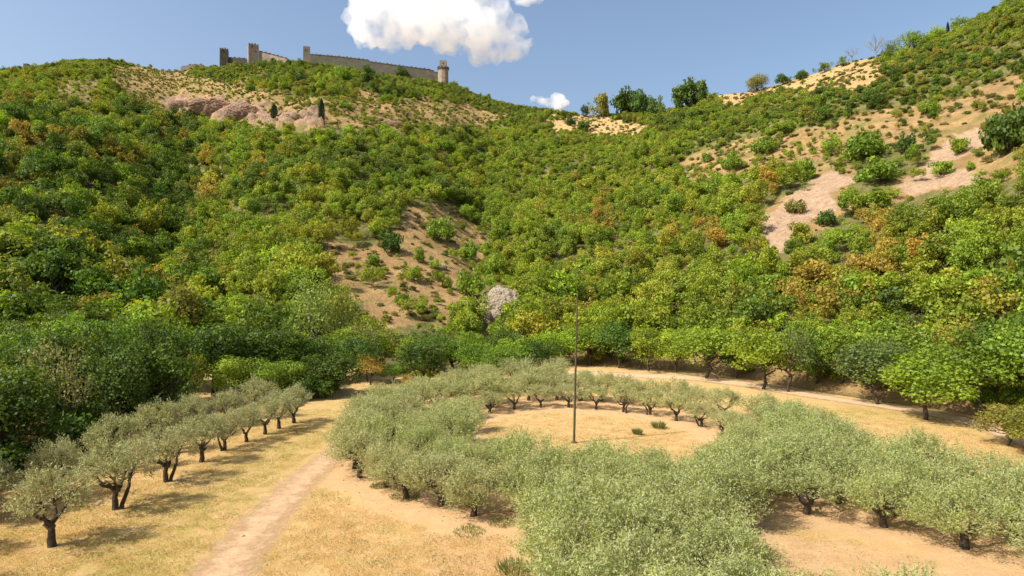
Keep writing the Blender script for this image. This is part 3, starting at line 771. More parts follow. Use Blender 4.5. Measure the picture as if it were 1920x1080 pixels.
# ------------------------------------------------------------------ ridge line trees and single shrubs on the bare ground
def on_ridge(px, wpx, hpx, kind, tint, label, name="broadleaf_tree", dr=-4, cat="tree"):
    th_ = math.atan((px - 960) / F); r_ = float(np.interp(th_, TH, CRr)) + dr
    x, y = r_ * sin(th_), r_ * cos(th_); z0 = float(hill(x, y)) - .3
    rr = wpx / 2 * y / F; h = hpx * y / F
    full = {'f': 2.55, 'b': 2.05, 's': 1.3, 'u': 3.1, 'l': 2.4}[kind]
    tree(kind, name, random.randrange(len(VARS[kind])), (x, y, z0 - h * .12), random.uniform(0, 6.28), (rr, rr, h * 1.1 / full), jit(tint), label, cat)
for a in [
 (1128, 42, 48, 's', OB, "greyish brown tree at the left end of the saddle clump"),
 (1175, 62, 52, 's', DK, "dark green tree, largest of the saddle clump"), (1205, 50, 50, 's', DK, "dark green tree in the middle of the saddle clump"),
 (1230, 36, 38, 's', GB, "dull green tree at the right end of the saddle clump"),
 (1285, 66, 56, 's', DK, "tall dark tree on the ridge between saddle and right slope"), (1312, 40, 48, 's', GB, "airy bluish tree at the right of the tall ridge tree"),
 (1318, 28, 30, 'b', DK, "small round dark tree below the tall ridge tree"),
 (1420, 46, 44, 'f', OB, "brownish green tree alone on the dry ridge at right"), (1468, 34, 26, 'b', DK, "dark green bush like tree on the dry ridge"),
 (1502, 26, 22, 'b', DK, "smaller dark tree further up the dry ridge"), (1545, 30, 26, 'b', MD, "green tree on the dry ridge below the bare ones"),
 (1580, 20, 26, 'b', MD, "narrow green tree on the dry ridge below the bare ones"),
 (1672, 40, 40, 'l', GB, "airy grey green tree on the upper right ridge"), (1712, 56, 52, 'f', MD, "broad tree crowning the upper right ridge"),
 (1755, 44, 36, 'f', LT, "light green tree just below the cypress"), (1100, 22, 24, 'b', DK, "small dark tree beside the saddle path"),
 ]: on_ridge(*a); n_tree += 1
# bare trees
def bare_variant(seed):
    g = np.random.default_rng(seed); segs = [limb(g, (0, 0, -.3), (.1, 0, 2.4), .16, .11, 5, .03)]
    for k in range(9):
        a = k * 2.4; t = 1.4 + k * .14; p1 = np.array([cos(a) * 1.3, sin(a) * 1.3, t + 1.9]); segs.append(limb(g, (.05, 0, t), p1, .07, .035, 5, .06))
        for q in range(4):
            p2 = p1 + np.array([cos(a + g.normal(0, .9)) * 1.0, sin(a + g.normal(0, .9)) * 1.0, g.uniform(.2, 1.4)])
            segs.append(limb(g, p1 * g.uniform(.8, 1), p2, .035, .02, 4, .08))
    return segs
def at_ridge(px, dr=-3):
    th_ = math.atan((px - 960) / F); r_ = float(np.interp(th_, TH, CRr)) + dr
    x, y = r_ * sin(th_), r_ * cos(th_); return x, y, float(hill(x, y))
for i, (px, sc, lab) in enumerate([(1641, 1.7, "leafless grey tree on the ridge, taller of the two bare ones"), (1597, 1.2, "leafless grey tree on the ridge, smaller of the two bare ones")]):
    x, y, z = at_ridge(px); e = empty("bare_tree", (x, y, z), i * 1.3, (sc, sc, sc)); tag(e, lab, "tree", "bare trees on the ridge")
    obj("trunk", tubes("bare_trunk", bare_variant(900 + i), M_BARK_PALE, 5), e)
# cypresses: narrow cones of small leaves
def cypress(x, y, z, h, r_, lab, c=(.02, .045, .015)):
    g = np.random.default_rng(int(abs(x) * 10)); n = 2600
    t = g.uniform(0, 1, n) ** .8; prof = np.sin(np.clip(t * .93 + .07, 0, 1) * pi) ** .6 * (1 - t * .45)
    a = g.uniform(0, 6.28, n); q = g.uniform(.55, 1.08, n)
    C = np.stack([np.cos(a) * prof * q * r_, np.sin(a) * prof * q * r_, .06 * h + t * h * .94], -1)
    e = empty("cypress_tree", (x, y, z)); tag(e, lab, "tree")
    c_ = obj("crown", leaves("cypress_crown", C, np.stack([np.cos(a) * .3, np.sin(a) * .3, np.ones(n)], -1), np.stack([np.cos(a), np.sin(a), a * 0 + .3], -1), g.uniform(.25, .6, n), g.uniform(.15, .3, n), g.uniform(.2, .8, n), M_LEAF), e)
    c_.color = (*c, 1); obj("trunk", tubes("cypress_trunk", [([(0, 0, -.4), (0, 0, h * .8)], [.16, .04])], M_BARK, 6), e)
x, y, z = at_ridge(1777); cypress(x, y, z, 5.6, .75, "narrow dark cypress standing alone against the sky at upper right")
x, y, z = onhill(603, 232); cypress(x, y, z, 10, 1.7, "slim dark cypress below the castle wall on the brown slope")
x, y, z = onhill(514, 226); cypress(x, y, z, 7.5, 2.2, "stocky dark evergreen beside the pink rock face")

SHR = [(735, 475, 46, 44, DK, "round dark bush at the left of the bare central slope"), (828, 455, 60, 52, MD, "broad green bush high on the bare central slope"),
 (700, 500, 26, 24, LT, "small bush below the round dark one"), (786, 492, 26, 30, MD, "upright small bush in the middle of the bare central slope"),
 (775, 528, 40, 32, LT, "bright low bush in the middle of the bare central slope"), (815, 505, 22, 20, LT, "tiny bush right of the middle of the bare central slope"),
 (880, 490, 36, 40, MD, "bush at the right margin of the bare central slope"), (712, 520, 18, 20, LT, "tiny bush at the left of the bare central slope"),
 (882, 555, 58, 56, MD, "large bush left above the grey rock face"), (755, 575, 34, 30, MD, "low bush near the bottom of the bare central slope"),
 (838, 540, 26, 24, LT, "tiny bright bush near the bottom of the bare central slope"), (790, 590, 30, 26, LT, "lowest bright bush of the bare central slope"),
 (1094, 248, 26, 24, DK, "round dark bush on the saddle clearing"), (1070, 236, 22, 18, DK, "small dark bush on the saddle clearing"),
 (1700, 290, 34, 44, DK, "dark upright bush above the large scree"), (1765, 330, 44, 28, LT, "low bright bush on the large scree"),
 (1800, 290, 34, 36, LT, "bright bush on the upper right scree"), (1620, 300, 84, 56, MD, "wide bush above the lower scree"),
 (1650, 345, 90, 50, MD, "wide dark green bush between the two screes"), (1820, 320, 20, 18, LT, "tiny bush between the scree and the right edge trees"),
 (1370, 320, 50, 34, MD, "dark based bush on the right bare strip"), (1325, 305, 20, 18, MD, "tiny round bush on the right bare strip"),
 (1430, 290, 56, 34, MD, "broad bush on the right bare strip"), (1490, 400, 42, 28, OB, "brownish bush on the lower scree"),
 (1552, 425, 36, 34, DK, "dark round bush at the foot of the lower scree"), (1505, 340, 50, 44, LT, "bright bush at the left margin of the lower scree"),
 (1885, 290, 90, 90, DK, "large dark tree like bush at the right frame edge below the ridge"), (1560, 285, 40, 30, LT, "bright bush above the left end of the lower scree"),
 (1740, 215, 40, 30, MD, "green bush on the pink upper right slope"), (1500, 460, 50, 44, YL, "yellowish bush below the lower scree"),
 (645, 205, 20, 16, MD, "small bush on the brown slope right of the slim cypress"), (470, 172, 22, 18, MD, "small bush above the pink rock face"),
 (560, 158, 34, 26, DK, "dark bush below the second castle tower"), (690, 155, 40, 30, DK, "dark round bush under the long castle wall"),
 (640, 150, 36, 28, MD, "green bush under the left part of the long castle wall"), (755, 148, 30, 22, DK, "dark bush under the right part of the long castle wall"),
 (780, 185, 26, 18, MD, "bush on the brown slope below the right castle wall")]
for (px, pb, wp, hp, tn, lab) in SHR:
    x, y, z = onhill(px, pb); rr = wp / 2 * y / F; h = hp * y / F
    tree('s', "shrub", random.randrange(5), (x, y, z - .12 * h), random.uniform(0, 6.28), (rr, rr, h * 1.12 / 1.3), jit(tn), lab, "shrub", None)

# ------------------------------------------------------------------ woodland over the slopes
def tint_at(px, py, x, y, g):
    n = len(px); u = g.random(n); q = fbm(x / 26, y / 26, 61); q2 = fbm(x / 14, y / 14, 71)
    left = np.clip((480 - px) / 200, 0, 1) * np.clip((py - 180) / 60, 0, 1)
    T = np.array([DK, MD, LT, YL, OB, OR, PB, GB])
    px = px + (fbm(x / 12, y / 12, 81) - .5) * 60
    k = np.where(u + (fbm(x / 11, y / 11, 64) - .5) * 1.6 < .5, 1, 2)
    k = np.where((q > .56) & (u < .75), 0, k); k = np.where((q < .42) & (u < .7), 2, k); k = np.where((q < .38) & (u > .72), 3, k)
    k = np.where((px > 1000) & (py > 330) & (k == 0) & (g.random(n) < .6), 2, k); k = np.where((px > 1000) & (u > .9) & (py > 300), 3, k)
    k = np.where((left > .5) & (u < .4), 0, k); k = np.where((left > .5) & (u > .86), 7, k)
    k = np.where((q2 > .62) & (u > .55), 3, k); k = np.where((q2 > .68) & (u > .8), 5, k)
    k = np.where((left > .3) & (q2 < .47) & (u > .55), 4, k); k = np.where((left > .3) & (q2 < .41) & (u > .62), 5, k)
    rt = (px > 1080) & (py > 420) & (py < 620)
    k = np.where(rt & (q2 > .52) & (u > .4), 3, k); k = np.where(rt & (q2 > .54) & (u > .66), 5, k)
    k = np.where((py < 260) & (u > .8), 4, k)
    k = np.where((px > 500) & (k == 0) & (g.random(n) < .35), 1, k)
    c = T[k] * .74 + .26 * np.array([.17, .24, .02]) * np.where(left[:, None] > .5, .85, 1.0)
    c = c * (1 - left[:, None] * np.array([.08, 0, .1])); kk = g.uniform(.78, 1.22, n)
    dark = 1 - 0.0 * left
    return c * (kk * dark)[:, None] * g.uniform(.92, 1.08, (n, 3)), k

g = np.random.default_rng(11)
sp = 3.1
gx, gy = np.meshgrid(np.arange(-480, 420, sp), np.arange(44, 560, sp))
x = (gx + g.uniform(-.5, .5, gx.shape) * sp * 1.1).ravel(); y = (gy + g.uniform(-.5, .5, gx.shape) * sp * 1.1).ravel()
th_ = np.arctan2(x, y); r_ = np.hypot(x, y)
fr_ = np.interp(th_, TH, FTr); cr__ = np.interp(th_, TH, CRr)
ok = (r_ > fr_ + 4) & (r_ < cr__ + 12) & (np.abs(th_) < .86); x, y, r_, fr_, cr__ = x[ok], y[ok], r_[ok], fr_[ok], cr__[ok]
z = hill(x, y); dens, kind, px, py = areas(x, y, z); d2, k2, _, _ = areas(x, y, z, 5200 / y)
dens = np.minimum(dens, np.where((k2 >= 2) & (k2 < 5), .12 + d2, d2 * 1.35))
s = (r_ - fr_) / (cr__ - fr_)
scrub = np.clip((s - .62) / .2, 0, 1) * (px < 1000) + np.clip((s - .45) / .3, 0, 1) * (px >= 1000) * .75
dens = dens * (1 - .25 * scrub * (fbm(x / 18, y / 18, 91) < .5)) 
ok = g.random(len(x)) < dens; x, y, z, s, px, py, dens, scrub, kind = [a[ok] for a in (x, y, z, s, px, py, dens, scrub, kind)]
size = (1.35 + 2.0 * g.random(len(x)) ** 1.5) * (1 - .42 * scrub) * (1 + .25 * (s < .12)) * np.where(dens < .9, .45, np.where(dens < .97, .6, 1))
lz = np.clip((430 - px) / 120, 0, 1) * np.clip((py - 190) / 50, 0, 1)
size = size * (1 + .45 * lz); ok = g.random(len(x)) > .5 * lz
x, y, z, s, px, py, size, scrub = [a[ok] for a in (x, y, z, s, px, py, size, scrub)]
# keep the castle and the ridge trees clear
ok = ~((px > 405) & (px < 850) & (s > .965)) & ~((px > 1080) & (px < 1700) & (s > .97) & (g.random(len(x)) < .75))
x, y, z, s, px, py, size, scrub = [a[ok] for a in (x, y, z, s, px, py, size, scrub)]
# nothing on top of the single trees and shrubs already placed
have = np.array([(e.location.x, e.location.y, e.scale.x) for e in scene.objects if e.name.startswith(("shrub", "broadleaf", "poplar", "cypress"))])
ok = np.ones(len(x), bool)
for hx, hy, hs in have: ok &= np.hypot(x - hx, y - hy) > hs * .8 + size * .35
x, y, z, s, px, py, size = [a[ok] for a in (x, y, z, s, px, py, size)]
tint, kidx = tint_at(px, py, x, y, g)
print("hill plants", len(x), "front trees", n_tree)
infr = (px > -30) & (px < 1950) & (y > 40)
app = np.where(infr, size / y, 0); order = np.argsort(-app)
NI = max(0, 296 - n_tree); ind = order[:NI]; rest = np.setdiff1d(np.arange(len(x)), ind)
TL = [DK, MD, LT, YL, OB, OR, PB, GB]
def where_(px, py):
    row = "low on" if py > 560 else ("halfway up" if py > 400 else "high on")
    if px < 300: c_ = "the shaded left hillside"
    elif px < 620: c_ = "the hillside above the large dark tree"
    elif px < 800: c_ = "the hillside behind the poplars"
    elif px < 900: c_ = "the hillside beside the bare central slope"
    elif px < 1080: c_ = "the hillside above the grey rock face"
    elif px < 1260: c_ = "the hillside right behind the pole"
    elif px < 1450: c_ = "the hillside above the road"
    elif px < 1650: c_ = "the hillside under the lower scree"
    elif px < 1800: c_ = "the hillside above the lone roadside tree"
    else: c_ = "the hillside at the right frame edge"
    return row + " " + c_
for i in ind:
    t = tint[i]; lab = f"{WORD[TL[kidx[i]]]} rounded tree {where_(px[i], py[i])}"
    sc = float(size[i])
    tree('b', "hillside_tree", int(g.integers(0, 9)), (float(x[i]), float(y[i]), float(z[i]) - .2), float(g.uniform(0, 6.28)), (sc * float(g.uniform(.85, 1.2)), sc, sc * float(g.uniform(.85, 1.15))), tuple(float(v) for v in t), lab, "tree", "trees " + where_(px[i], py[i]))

# the rest as one mass of woodland: points carrying the crowns of the trees above
def mass(name, x, y, z, size, tint, crowns, mat, hs=(.85, 1.15)):
    n = len(x)
    me = bpy.data.meshes.new(name); me.vertices.add(n)
    me.vertices.foreach_set("co", np.stack([x, y, z], -1).astype(np.float32).ravel())
    def add(an, typ, data, key):
        a = me.attributes.new(an, typ, 'POINT'); a.data.foreach_set(key, np.ascontiguousarray(data).ravel())
    add("tint", 'FLOAT_COLOR', np.concatenate([tint, np.ones((n, 1))], 1).astype(np.float32), "color")
    an_ = g.uniform(.8, 1.25, n)
    add("scl", 'FLOAT_VECTOR', np.stack([size * an_, size / an_, size * g.uniform(hs[0], hs[1], n)], -1).astype(np.float32), "vector")
    add("rot", 'FLOAT_VECTOR', np.stack([x * 0, x * 0, g.uniform(0, 6.28, n)], -1).astype(np.float32), "vector")
    add("pick", 'INT', g.integers(0, len(crowns), n).astype(np.int32), "value")
    o = obj(name, me)
    G = bpy.data.node_groups.new(name, 'GeometryNodeTree')
    G.interface.new_socket("Geometry", in_out='INPUT', socket_type='NodeSocketGeometry'); G.interface.new_socket("Geometry", in_out='OUTPUT', socket_type='NodeSocketGeometry')
    N, L = G.nodes, G.links
    gi = N.new("NodeGroupInput"); go = N.new("NodeGroupOutput"); ip = N.new("GeometryNodeInstanceOnPoints")
    jn = N.new("GeometryNodeJoinGeometry")
    for c_ in crowns:
        oi = N.new("GeometryNodeObjectInfo"); oi.inputs[0].default_value = c_; oi.transform_space = 'ORIGINAL'
        sm_ = N.new("GeometryNodeSetMaterial"); sm_.inputs["Material"].default_value = mat
        gt = N.new("GeometryNodeGeometryToInstance")
        L.new(oi.outputs["Geometry"], sm_.inputs[0]); L.new(sm_.outputs[0], gt.inputs[0]); L.new(gt.outputs[0], jn.inputs[0])
    def attr(nm, dt):
        a = N.new("GeometryNodeInputNamedAttribute"); a.data_type = dt; a.inputs["Name"].default_value = nm; return a.outputs[0]
    mp = N.new("GeometryNodeMeshToPoints"); L.new(gi.outputs[0], mp.inputs[0])
    L.new(mp.outputs[0], ip.inputs["Points"]); L.new(jn.outputs[0], ip.inputs["Instance"]); ip.inputs["Pick Instance"].default_value = True
    L.new(attr("pick", 'INT'), ip.inputs["Instance Index"]); L.new(attr("scl", 'FLOAT_VECTOR'), ip.inputs["Scale"]); L.new(attr("rot", 'FLOAT_VECTOR'), ip.inputs["Rotation"])
    L.new(ip.outputs[0], go.inputs[0])
    md = o.modifiers.new("scatter", 'NODES'); md.node_group = G
    me.materials.append(mat)
    return o
def upper_shrubs():
    gx, gy = np.meshgrid(np.arange(-400, 340, 2.3), np.arange(70, 545, 2.3))
    x = (gx + g.uniform(-1.2, 1.2, gx.shape)).ravel(); y = (gy + g.uniform(-1.2, 1.2, gx.shape)).ravel()
    z = hill(x, y); th_ = np.arctan2(x, y); r_ = np.hypot(x, y); fr_ = np.interp(th_, TH, FTr); cr__ = np.interp(th_, TH, CRr); s = (r_ - fr_) / (cr__ - fr_)
    dens, kind, px, py = areas(x, y, z)
    sc = np.clip((s - .62) / .2, 0, 1) * (px < 1000) + np.clip((s - .40) / .25, 0, 1) * (px >= 1000)
    ok = (dens > .9) & (s > .3) & (s < 1.015) & (g.random(len(x)) < sc * .85) & (np.abs(th_) < .8)
    ok &= ~((px > 405) & (px < 850) & (s > .972))
    return x[ok], y[ok], z[ok], px[ok], py[ok]
def crown_of(kind, v):
    e = PROTO.get((kind, v)); 
    return next((c_ for c_ in e.children if c_.name.startswith("crown")), None) if e else None
crowns = [c_ for c_ in (crown_of('b', v) for v in range(9)) if c_]
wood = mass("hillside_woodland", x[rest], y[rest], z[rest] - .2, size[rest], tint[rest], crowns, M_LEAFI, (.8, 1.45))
tag(wood, "dense green and yellowing woodland and scrub covering the slopes", "woodland", kind="stuff")
ux, uy, uz, upx, upy = upper_shrubs(); ut, _ = tint_at(upx, upy, ux, uy, g); print("upper shrubs", len(ux))
us = mass("upper_scrubland", ux, uy, uz - .15, g.uniform(.9, 1.9, len(ux)), ut, [c_ for c_ in (crown_of('s', v) for v in range(5)) if c_], M_LEAFI, (.75, 1.35))
tag(us, "low green shrubs packed over the upper slopes below the ridge", "scrub", kind="stuff")
# low scrub on the bare parts
gx, gy = np.meshgrid(np.arange(-380, 330, 2.0), np.arange(60, 540, 2.0))
x = (gx + g.uniform(-1, 1, gx.shape)).ravel(); y = (gy + g.uniform(-1, 1, gx.shape)).ravel()
z = hill(x, y); th_ = np.arctan2(x, y); r_ = np.hypot(x, y); fr_ = np.interp(th_, TH, FTr); cr__ = np.interp(th_, TH, CRr); s = (r_ - fr_) / (cr__ - fr_)
dens, kind, px, py = areas(x, y, z)
ok = (s > .01) & (s < 1.02) & (dens < .6) & (kind != 2) & (g.random(len(x)) < np.where((kind == 3) | (kind == 5), .14, .46) * np.where(fbm(x / 9, y / 9, 33) > .47, 1, .35))
x, y, z, px, py = [a[ok] for a in (x, y, z, px, py)]
n = len(x); print("scrub", n)
u = g.random(n); T = np.array([(.26, .235, .05), (.19, .215, .03), (.33, .26, .09), (.12, .16, .02)])[g.integers(0, 4, n)] * g.uniform(.8, 1.2, n)[:, None]
sc_crowns = [c_ for c_ in (crown_of('s', v) for v in range(4)) if c_]
scr_ = mass("scrub", x, y, z - .1, g.uniform(.35, 1.25, n), T, sc_crowns, M_LEAFI, (.6, 1.0))
tag(scr_, "low dry scrub and weeds dotted over the bare earth slopes", "scrub", kind="stuff")

# ------------------------------------------------------------------ grass and weeds of the meadow
def tuft_mesh(name, g, n, rad, h, w_, parent=None, mat=None):
    a = g.uniform(0, 6.28, n); q = rad * np.sqrt(g.random(n)); C = np.stack([np.cos(a) * q, np.sin(a) * q, q * 0], -1)
    lean = np.stack([np.cos(a) * .5, np.sin(a) * .5, np.ones(n)], -1) + g.normal(0, .3, (n, 3)); lean[:, 2] = np.abs(lean[:, 2]) + .2
    lean /= np.linalg.norm(lean, axis=1, keepdims=True); L_ = h * g.uniform(.5, 1.1, n)
    return leaves(name, C + lean * (L_ * .5)[:, None], lean, rdir(g, n), L_, np.full(n, w_), g.random(n), mat)
WEEDS = [(965, 1072, .75, .55, "clump of green weeds on the dry meadow at bottom centre"), (655, 852, .9, .3, "flat green weeds at the bend of the path"),
         (1235, 800, .5, .75, "thin green stems growing in the round clearing"), (880, 1000, .8, .2, "faint green weeds left of the dense olives"),
         (760, 932, .9, .22, "dull green weed patch below the ring's left edge"), (712, 912, .6, .18, "small weed patch nearest the ring's left corner"), (1195, 812, .3, .6, "single small plant in the round clearing"),
         (940, 985, .7, .2, "small green weed patch beside the dense olives")]
for i, (px_, py_, rd, h_, lab) in enumerate(WEEDS):
    xx, yy = at(px_, py_); o = obj("weed_clump", tuft_mesh("weed_clump", np.random.default_rng(70 + i), 340, rd, h_, .035, None, M_LEAF))
    o.location = (xx, yy, float(gz(xx, yy))); o.color = (.17, .20, .05, 1); tag(o, lab, "weeds")
n = 26000
gy_ = 20 + 46 * g.random(n * 3) ** 1.5; gx_ = g.uniform(-1, 1, n * 3) * gy_ * .86
ok = (np.abs(gx_) < 60)
# keep tufts off the soil and off the path
rd = ring_dirt(gx_, gy_); cl = fbm(gx_ / 2.2, gy_ / 2.2, 55)
pth = np.array([at(415, 1070), at(480, 985), at(560, 905), at(630, 850), at(672, 815), at(700, 790)]); pxx = np.interp(gy_, pth[:, 1], pth[:, 0])
ok &= ~((gx_ > 9) & (gy_ < 34)) | (g.random(len(gx_)) < .25)
ok &= (rd < .3) & (cl > .30) & (np.abs(gx_ - pxx) > 1.6)
gx_, gy_ = gx_[ok][:n], gy_[ok][:n]; n = len(gx_)
blade = obj("dry_grass", tuft_mesh("dry_grass_clump", np.random.default_rng(5), 40, .34, .085, .016, None, M_LEAF)); blade.location = (-14.0, 23.5, float(gz(-14, 23.5))); blade.color = (.5, .38, .15, 1)
tag(blade, "little tuft of straw coloured grass among the left meadow grass", "grass")
grn_ = np.clip(np.exp(-((gx_ + 17.5) / 4.5) ** 2) * .7 + (fbm(gx_ / 5, gy_ / 5, 77) - .45) * 1.6, 0, 1)[:, None]
T = np.array([[.59, .415, .18]]) * (1 - grn_) + np.array([[.42, .36, .09]]) * grn_
dkt = g.random(n) < .10; T = np.where(dkt[:, None], np.array([[.22, .23, .06]]), T); T = T * g.uniform(.7, 1.2, n)[:, None]
gr = mass("meadow_grass", gx_, gy_, gz(gx_, gy_), g.uniform(.5, 1.3, n) * np.where(dkt, 1.25, 1), T, [blade], M_LEAFI, (.5, 1.0))
tag(gr, "short parched grass covering the valley meadow", "grass", kind="stuff")

# ------------------------------------------------------------------ rock outcrops: fractured lumps bedded in the slope
def rock_mat(name, a, b_, c3):
    m, N, L = newmat(name); tc = N.new("ShaderNodeTexCoord"); P = tc.outputs["Object"]
    mp = N.new("ShaderNodeMapping"); mp.inputs["Scale"].default_value = (1, 1, 2.6); mp.inputs["Rotation"].default_value = (.2, .5, 0); L.new(P, mp.inputs[0])
    c = mixrgb(N, L, ramp(N, L, noise(N, L, .55, 9, .75, mp.outputs[0], 1.0), .38, .62), a, b_)
    c = mixrgb(N, L, ramp(N, L, noise(N, L, .25, 4, .6, P, .5), .5, .64), c, c3)
    c = mixrgb(N, L, ramp(N, L, noise(N, L, 1.6, 8, .8, mp.outputs[0], .8), .58, .68, 0, .8), c, tuple(v * .35 for v in a))
    b = N.new("ShaderNodeBsdfPrincipled"); b.inputs["Roughness"].default_value = .95; b.inputs["Specular IOR Level"].default_value = .1; L.new(c, b.inputs["Base Color"])
    bp = N.new("ShaderNodeBump"); bp.inputs["Strength"].default_value = 1; bp.inputs["Distance"].default_value = .6
    L.new(noise(N, L, 1.6, 9, .8, mp.outputs[0], .5), bp.inputs["Height"]); L.new(bp.outputs[0], b.inputs["Normal"])
    o = N.new("ShaderNodeOutputMaterial"); L.new(b.outputs[0], o.inputs[0]); return m
M_ROCKG = rock_mat("limestone", (.29, .235, .165), (.54, .45, .32), (.44, .31, .18)); M_ROCKR = rock_mat("red_rock", (.17, .115, .08), (.36, .24, .155), (.36, .17, .09))
def outcrop(px, py, wpx, hpx, mat, label, seed, tilt=0.0):
    import bmesh
    x, y, z = onhill(px, py + hpx * .35); bm = bmesh.new(); bmesh.ops.create_icosphere(bm, subdivisions=5, radius=1)
    V = np.array([v.co[:] for v in bm.verts]); sx = wpx / 2 * y / F; sz = hpx / 2 * y / F * 1.15; sy = min(sx, sz) * .9
    P_ = V * np.array([sx, sy, sz]); th_ = seed * 13.7
    q = P_ / max(sx, sz)
    n1 = fbm(q[:, 0] * 2.2 + th_, q[:, 2] * 2.2 + q[:, 1] * 1.7, seed, 5); rid = 1 - np.abs(2 * fbm(q[:, 0] * 3.1 + q[:, 2] * 1.6 + th_, q[:, 1] * 3 - q[:, 2] * 2.2, seed + 9, 5) - 1) * 2.2
    st = np.floor((q[:, 2] * 1.0 + q[:, 0] * .45 + n1 * .5) * 7) / 7 - (q[:, 2] * 1.0 + q[:, 0] * .45 + n1 * .5)
    P_ = P_ * (1 + .5 * (n1 - .5) + .07 * rid)[:, None] + np.array([0, -1, 0]) * (st * .9 * min(sx, sz) * .5)[:, None]
    for v, c_ in zip(bm.verts, P_): v.co = c_
    me = bpy.data.meshes.new("rock_face"); bm.to_mesh(me); bm.free(); o = obj("rock_face", me, None, mat)
    o.location = (x, y + sy * .45, z + sz * .5); o.rotation_euler = (-.25, tilt, math.atan2(-x, y)); tag(o, label, "rock", "rock faces on the slopes")
outcrop(940, 578, 76, 74, M_ROCKG, "pale grey rock face among the trees at the foot of the slope", 3, .3)
outcrop(905, 598, 34, 40, M_ROCKG, "smaller reddish grey rock left of the pale grey rock face", 4, -.2)
outcrop(345, 198, 50, 18, M_ROCKR, "left end of the reddish cliff below the left ridge", 5)
outcrop(400, 203, 80, 38, M_ROCKR, "tallest pinkish rock face of the cliff below the castle", 6, .1)
outcrop(452, 212, 66, 34, M_ROCKR, "reddish rock at the right end of the cliff below the castle", 7)
outcrop(565, 222, 50, 12, M_ROCKR, "low grey brown rock band left of the slim cypress", 8, .1)
outcrop(735, 232, 40, 14, M_ROCKR, "small low rock in the brown slope under the long castle wall", 9)
outcrop(825, 500, 26, 12, M_ROCKG, "small grey stones showing on the bare central slope", 10)

# ------------------------------------------------------------------ castle on the left ridge
def prism(bm, pts, z0, z1, top=None):
    """vertical prism over polygon pts; top: optional scale of the top outline"""
    cx = sum(p[0] for p in pts) / len(pts); cy = sum(p[1] for p in pts) / len(pts); k = top or 1.0
    a = [bm.verts.new((p[0], p[1], z0)) for p in pts]; b = [bm.verts.new((cx + (p[0] - cx) * k, cy + (p[1] - cy) * k, z1)) for p in pts]
    n = len(pts)
    for i in range(n): bm.faces.new((a[i], a[(i + 1) % n], b[(i + 1) % n], b[i]))
    bm.faces.new(b); bm.faces.new(a[::-1])
def bmobj(name, fn, parent, mat):
    import bmesh
    bm = bmesh.new(); fn(bm); bmesh.ops.recalc_face_normals(bm, faces=bm.faces)
    me = bpy.data.meshes.new(name); bm.to_mesh(me); bm.free(); return obj(name, me, parent, mat)
def rect(w_, d, cx=0, cy=0): return [(cx - w_ / 2, cy - d / 2), (cx + w_ / 2, cy - d / 2), (cx + w_ / 2, cy + d / 2), (cx - w_ / 2, cy + d / 2)]
def ridge_pt(px, dr):
    th_ = math.atan((px - 960) / F); r_ = float(np.interp(th_, TH, CRr)) + dr; return r_ * sin(th_), r_ * cos(th_)
def zat(py, y): return CAMH + (540 - py) / F * y
def tower(px0, px1, ptop, pbot, dr, label, mat=M_STONE, depth=None, crenel=True, slits=2, name="castle_tower", rz=.35, poly=None):
    xm, ym = ridge_pt((px0 + px1) / 2, dr); wd = (px1 - px0) * ym / F; zt = zat(ptop, ym); zb = zat(pbot, ym) - 9; d = depth or wd
    if not poly: wd = wd / (cos(rz) + sin(rz) * (d / wd) * 1.0)
    if not poly and not depth: d = wd
    e = empty(name, (xm, ym, zb), rz if not poly else 0); tag(e, label, "tower", "castle towers"); H = zt - zb
    base = rect(wd, d) if not poly else [(cos(2 * pi * k / poly + .2) * wd / 2, sin(2 * pi * k / poly + .2) * wd / 2) for k in range(poly)]
    bmobj("tower_body", lambda bm: prism(bm, base, 0, H, .965), e, mat)
    if crenel:
        def cr_(bm):
            n = 4; s_ = wd / (2 * n - 1) * .96
            for i in range(n):
                for sy in (-1, 1):
                    prism(bm, rect(s_, .7, -wd * .48 + s_ * (2 * i + .5), sy * (d * .48 - .35)), H + .003, H + .55 + .3 * ((i * 7) % 3))
        bmobj("battlement", cr_, e, mat)
    for k in range(slits):
        sl = bmobj("window", lambda bm: prism(bm, rect(.5, .5), 0, 1.5), e, M_DARK); sl.location = (wd * (.14 if k % 2 else -.12), -d * .485 + .12, H * (.86 - .17 * k))
    return e
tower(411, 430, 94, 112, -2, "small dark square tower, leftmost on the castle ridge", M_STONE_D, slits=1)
tower(462, 487, 86, 112, -4, "tall pale keep of the castle with a vertical cleft", M_STONE, slits=2, rz=.5)
tower(567, 583, 89, 126, -9, "slender square tower at the upper end of the long castle wall", M_STONE, slits=1, crenel=False, rz=.3)
# polygonal tower: wide octagonal base, projecting collar and a narrower turret on top
xm, ym = ridge_pt(831, -4)
e = empty("polygonal_tower", (xm, ym, zat(152, ym) - 6)); tag(e, "octagonal tower with a narrower square turret at the lower end of the long wall", "tower", "castle towers")
oct_ = lambda r_, n=10: [(cos(2 * pi * k / n + .15) * r_, sin(2 * pi * k / n + .15) * r_) for k in range(n)]
rb = 20 / 2 * ym / F; hb = (zat(131, ym) - zat(152, ym)) + 6; ht = zat(115, ym) - zat(131, ym)
bmobj("tower_body", lambda bm: prism(bm, oct_(rb), 0, hb, .95), e, M_STONE)
bmobj("collar", lambda bm: (prism(bm, oct_(rb * 1.08), hb + .01, hb + 1.0), [prism(bm, rect(.9, .9, p[0] * .93, p[1] * .93), hb + 1.004, hb + 1.9) for p in oct_(rb * 1.08)]), e, M_STONE_D)
bmobj("turret", lambda bm: prism(bm, rect(rb * 1.25, rb * 1.25), hb + 1.006, hb + ht, .97), e, M_STONE)
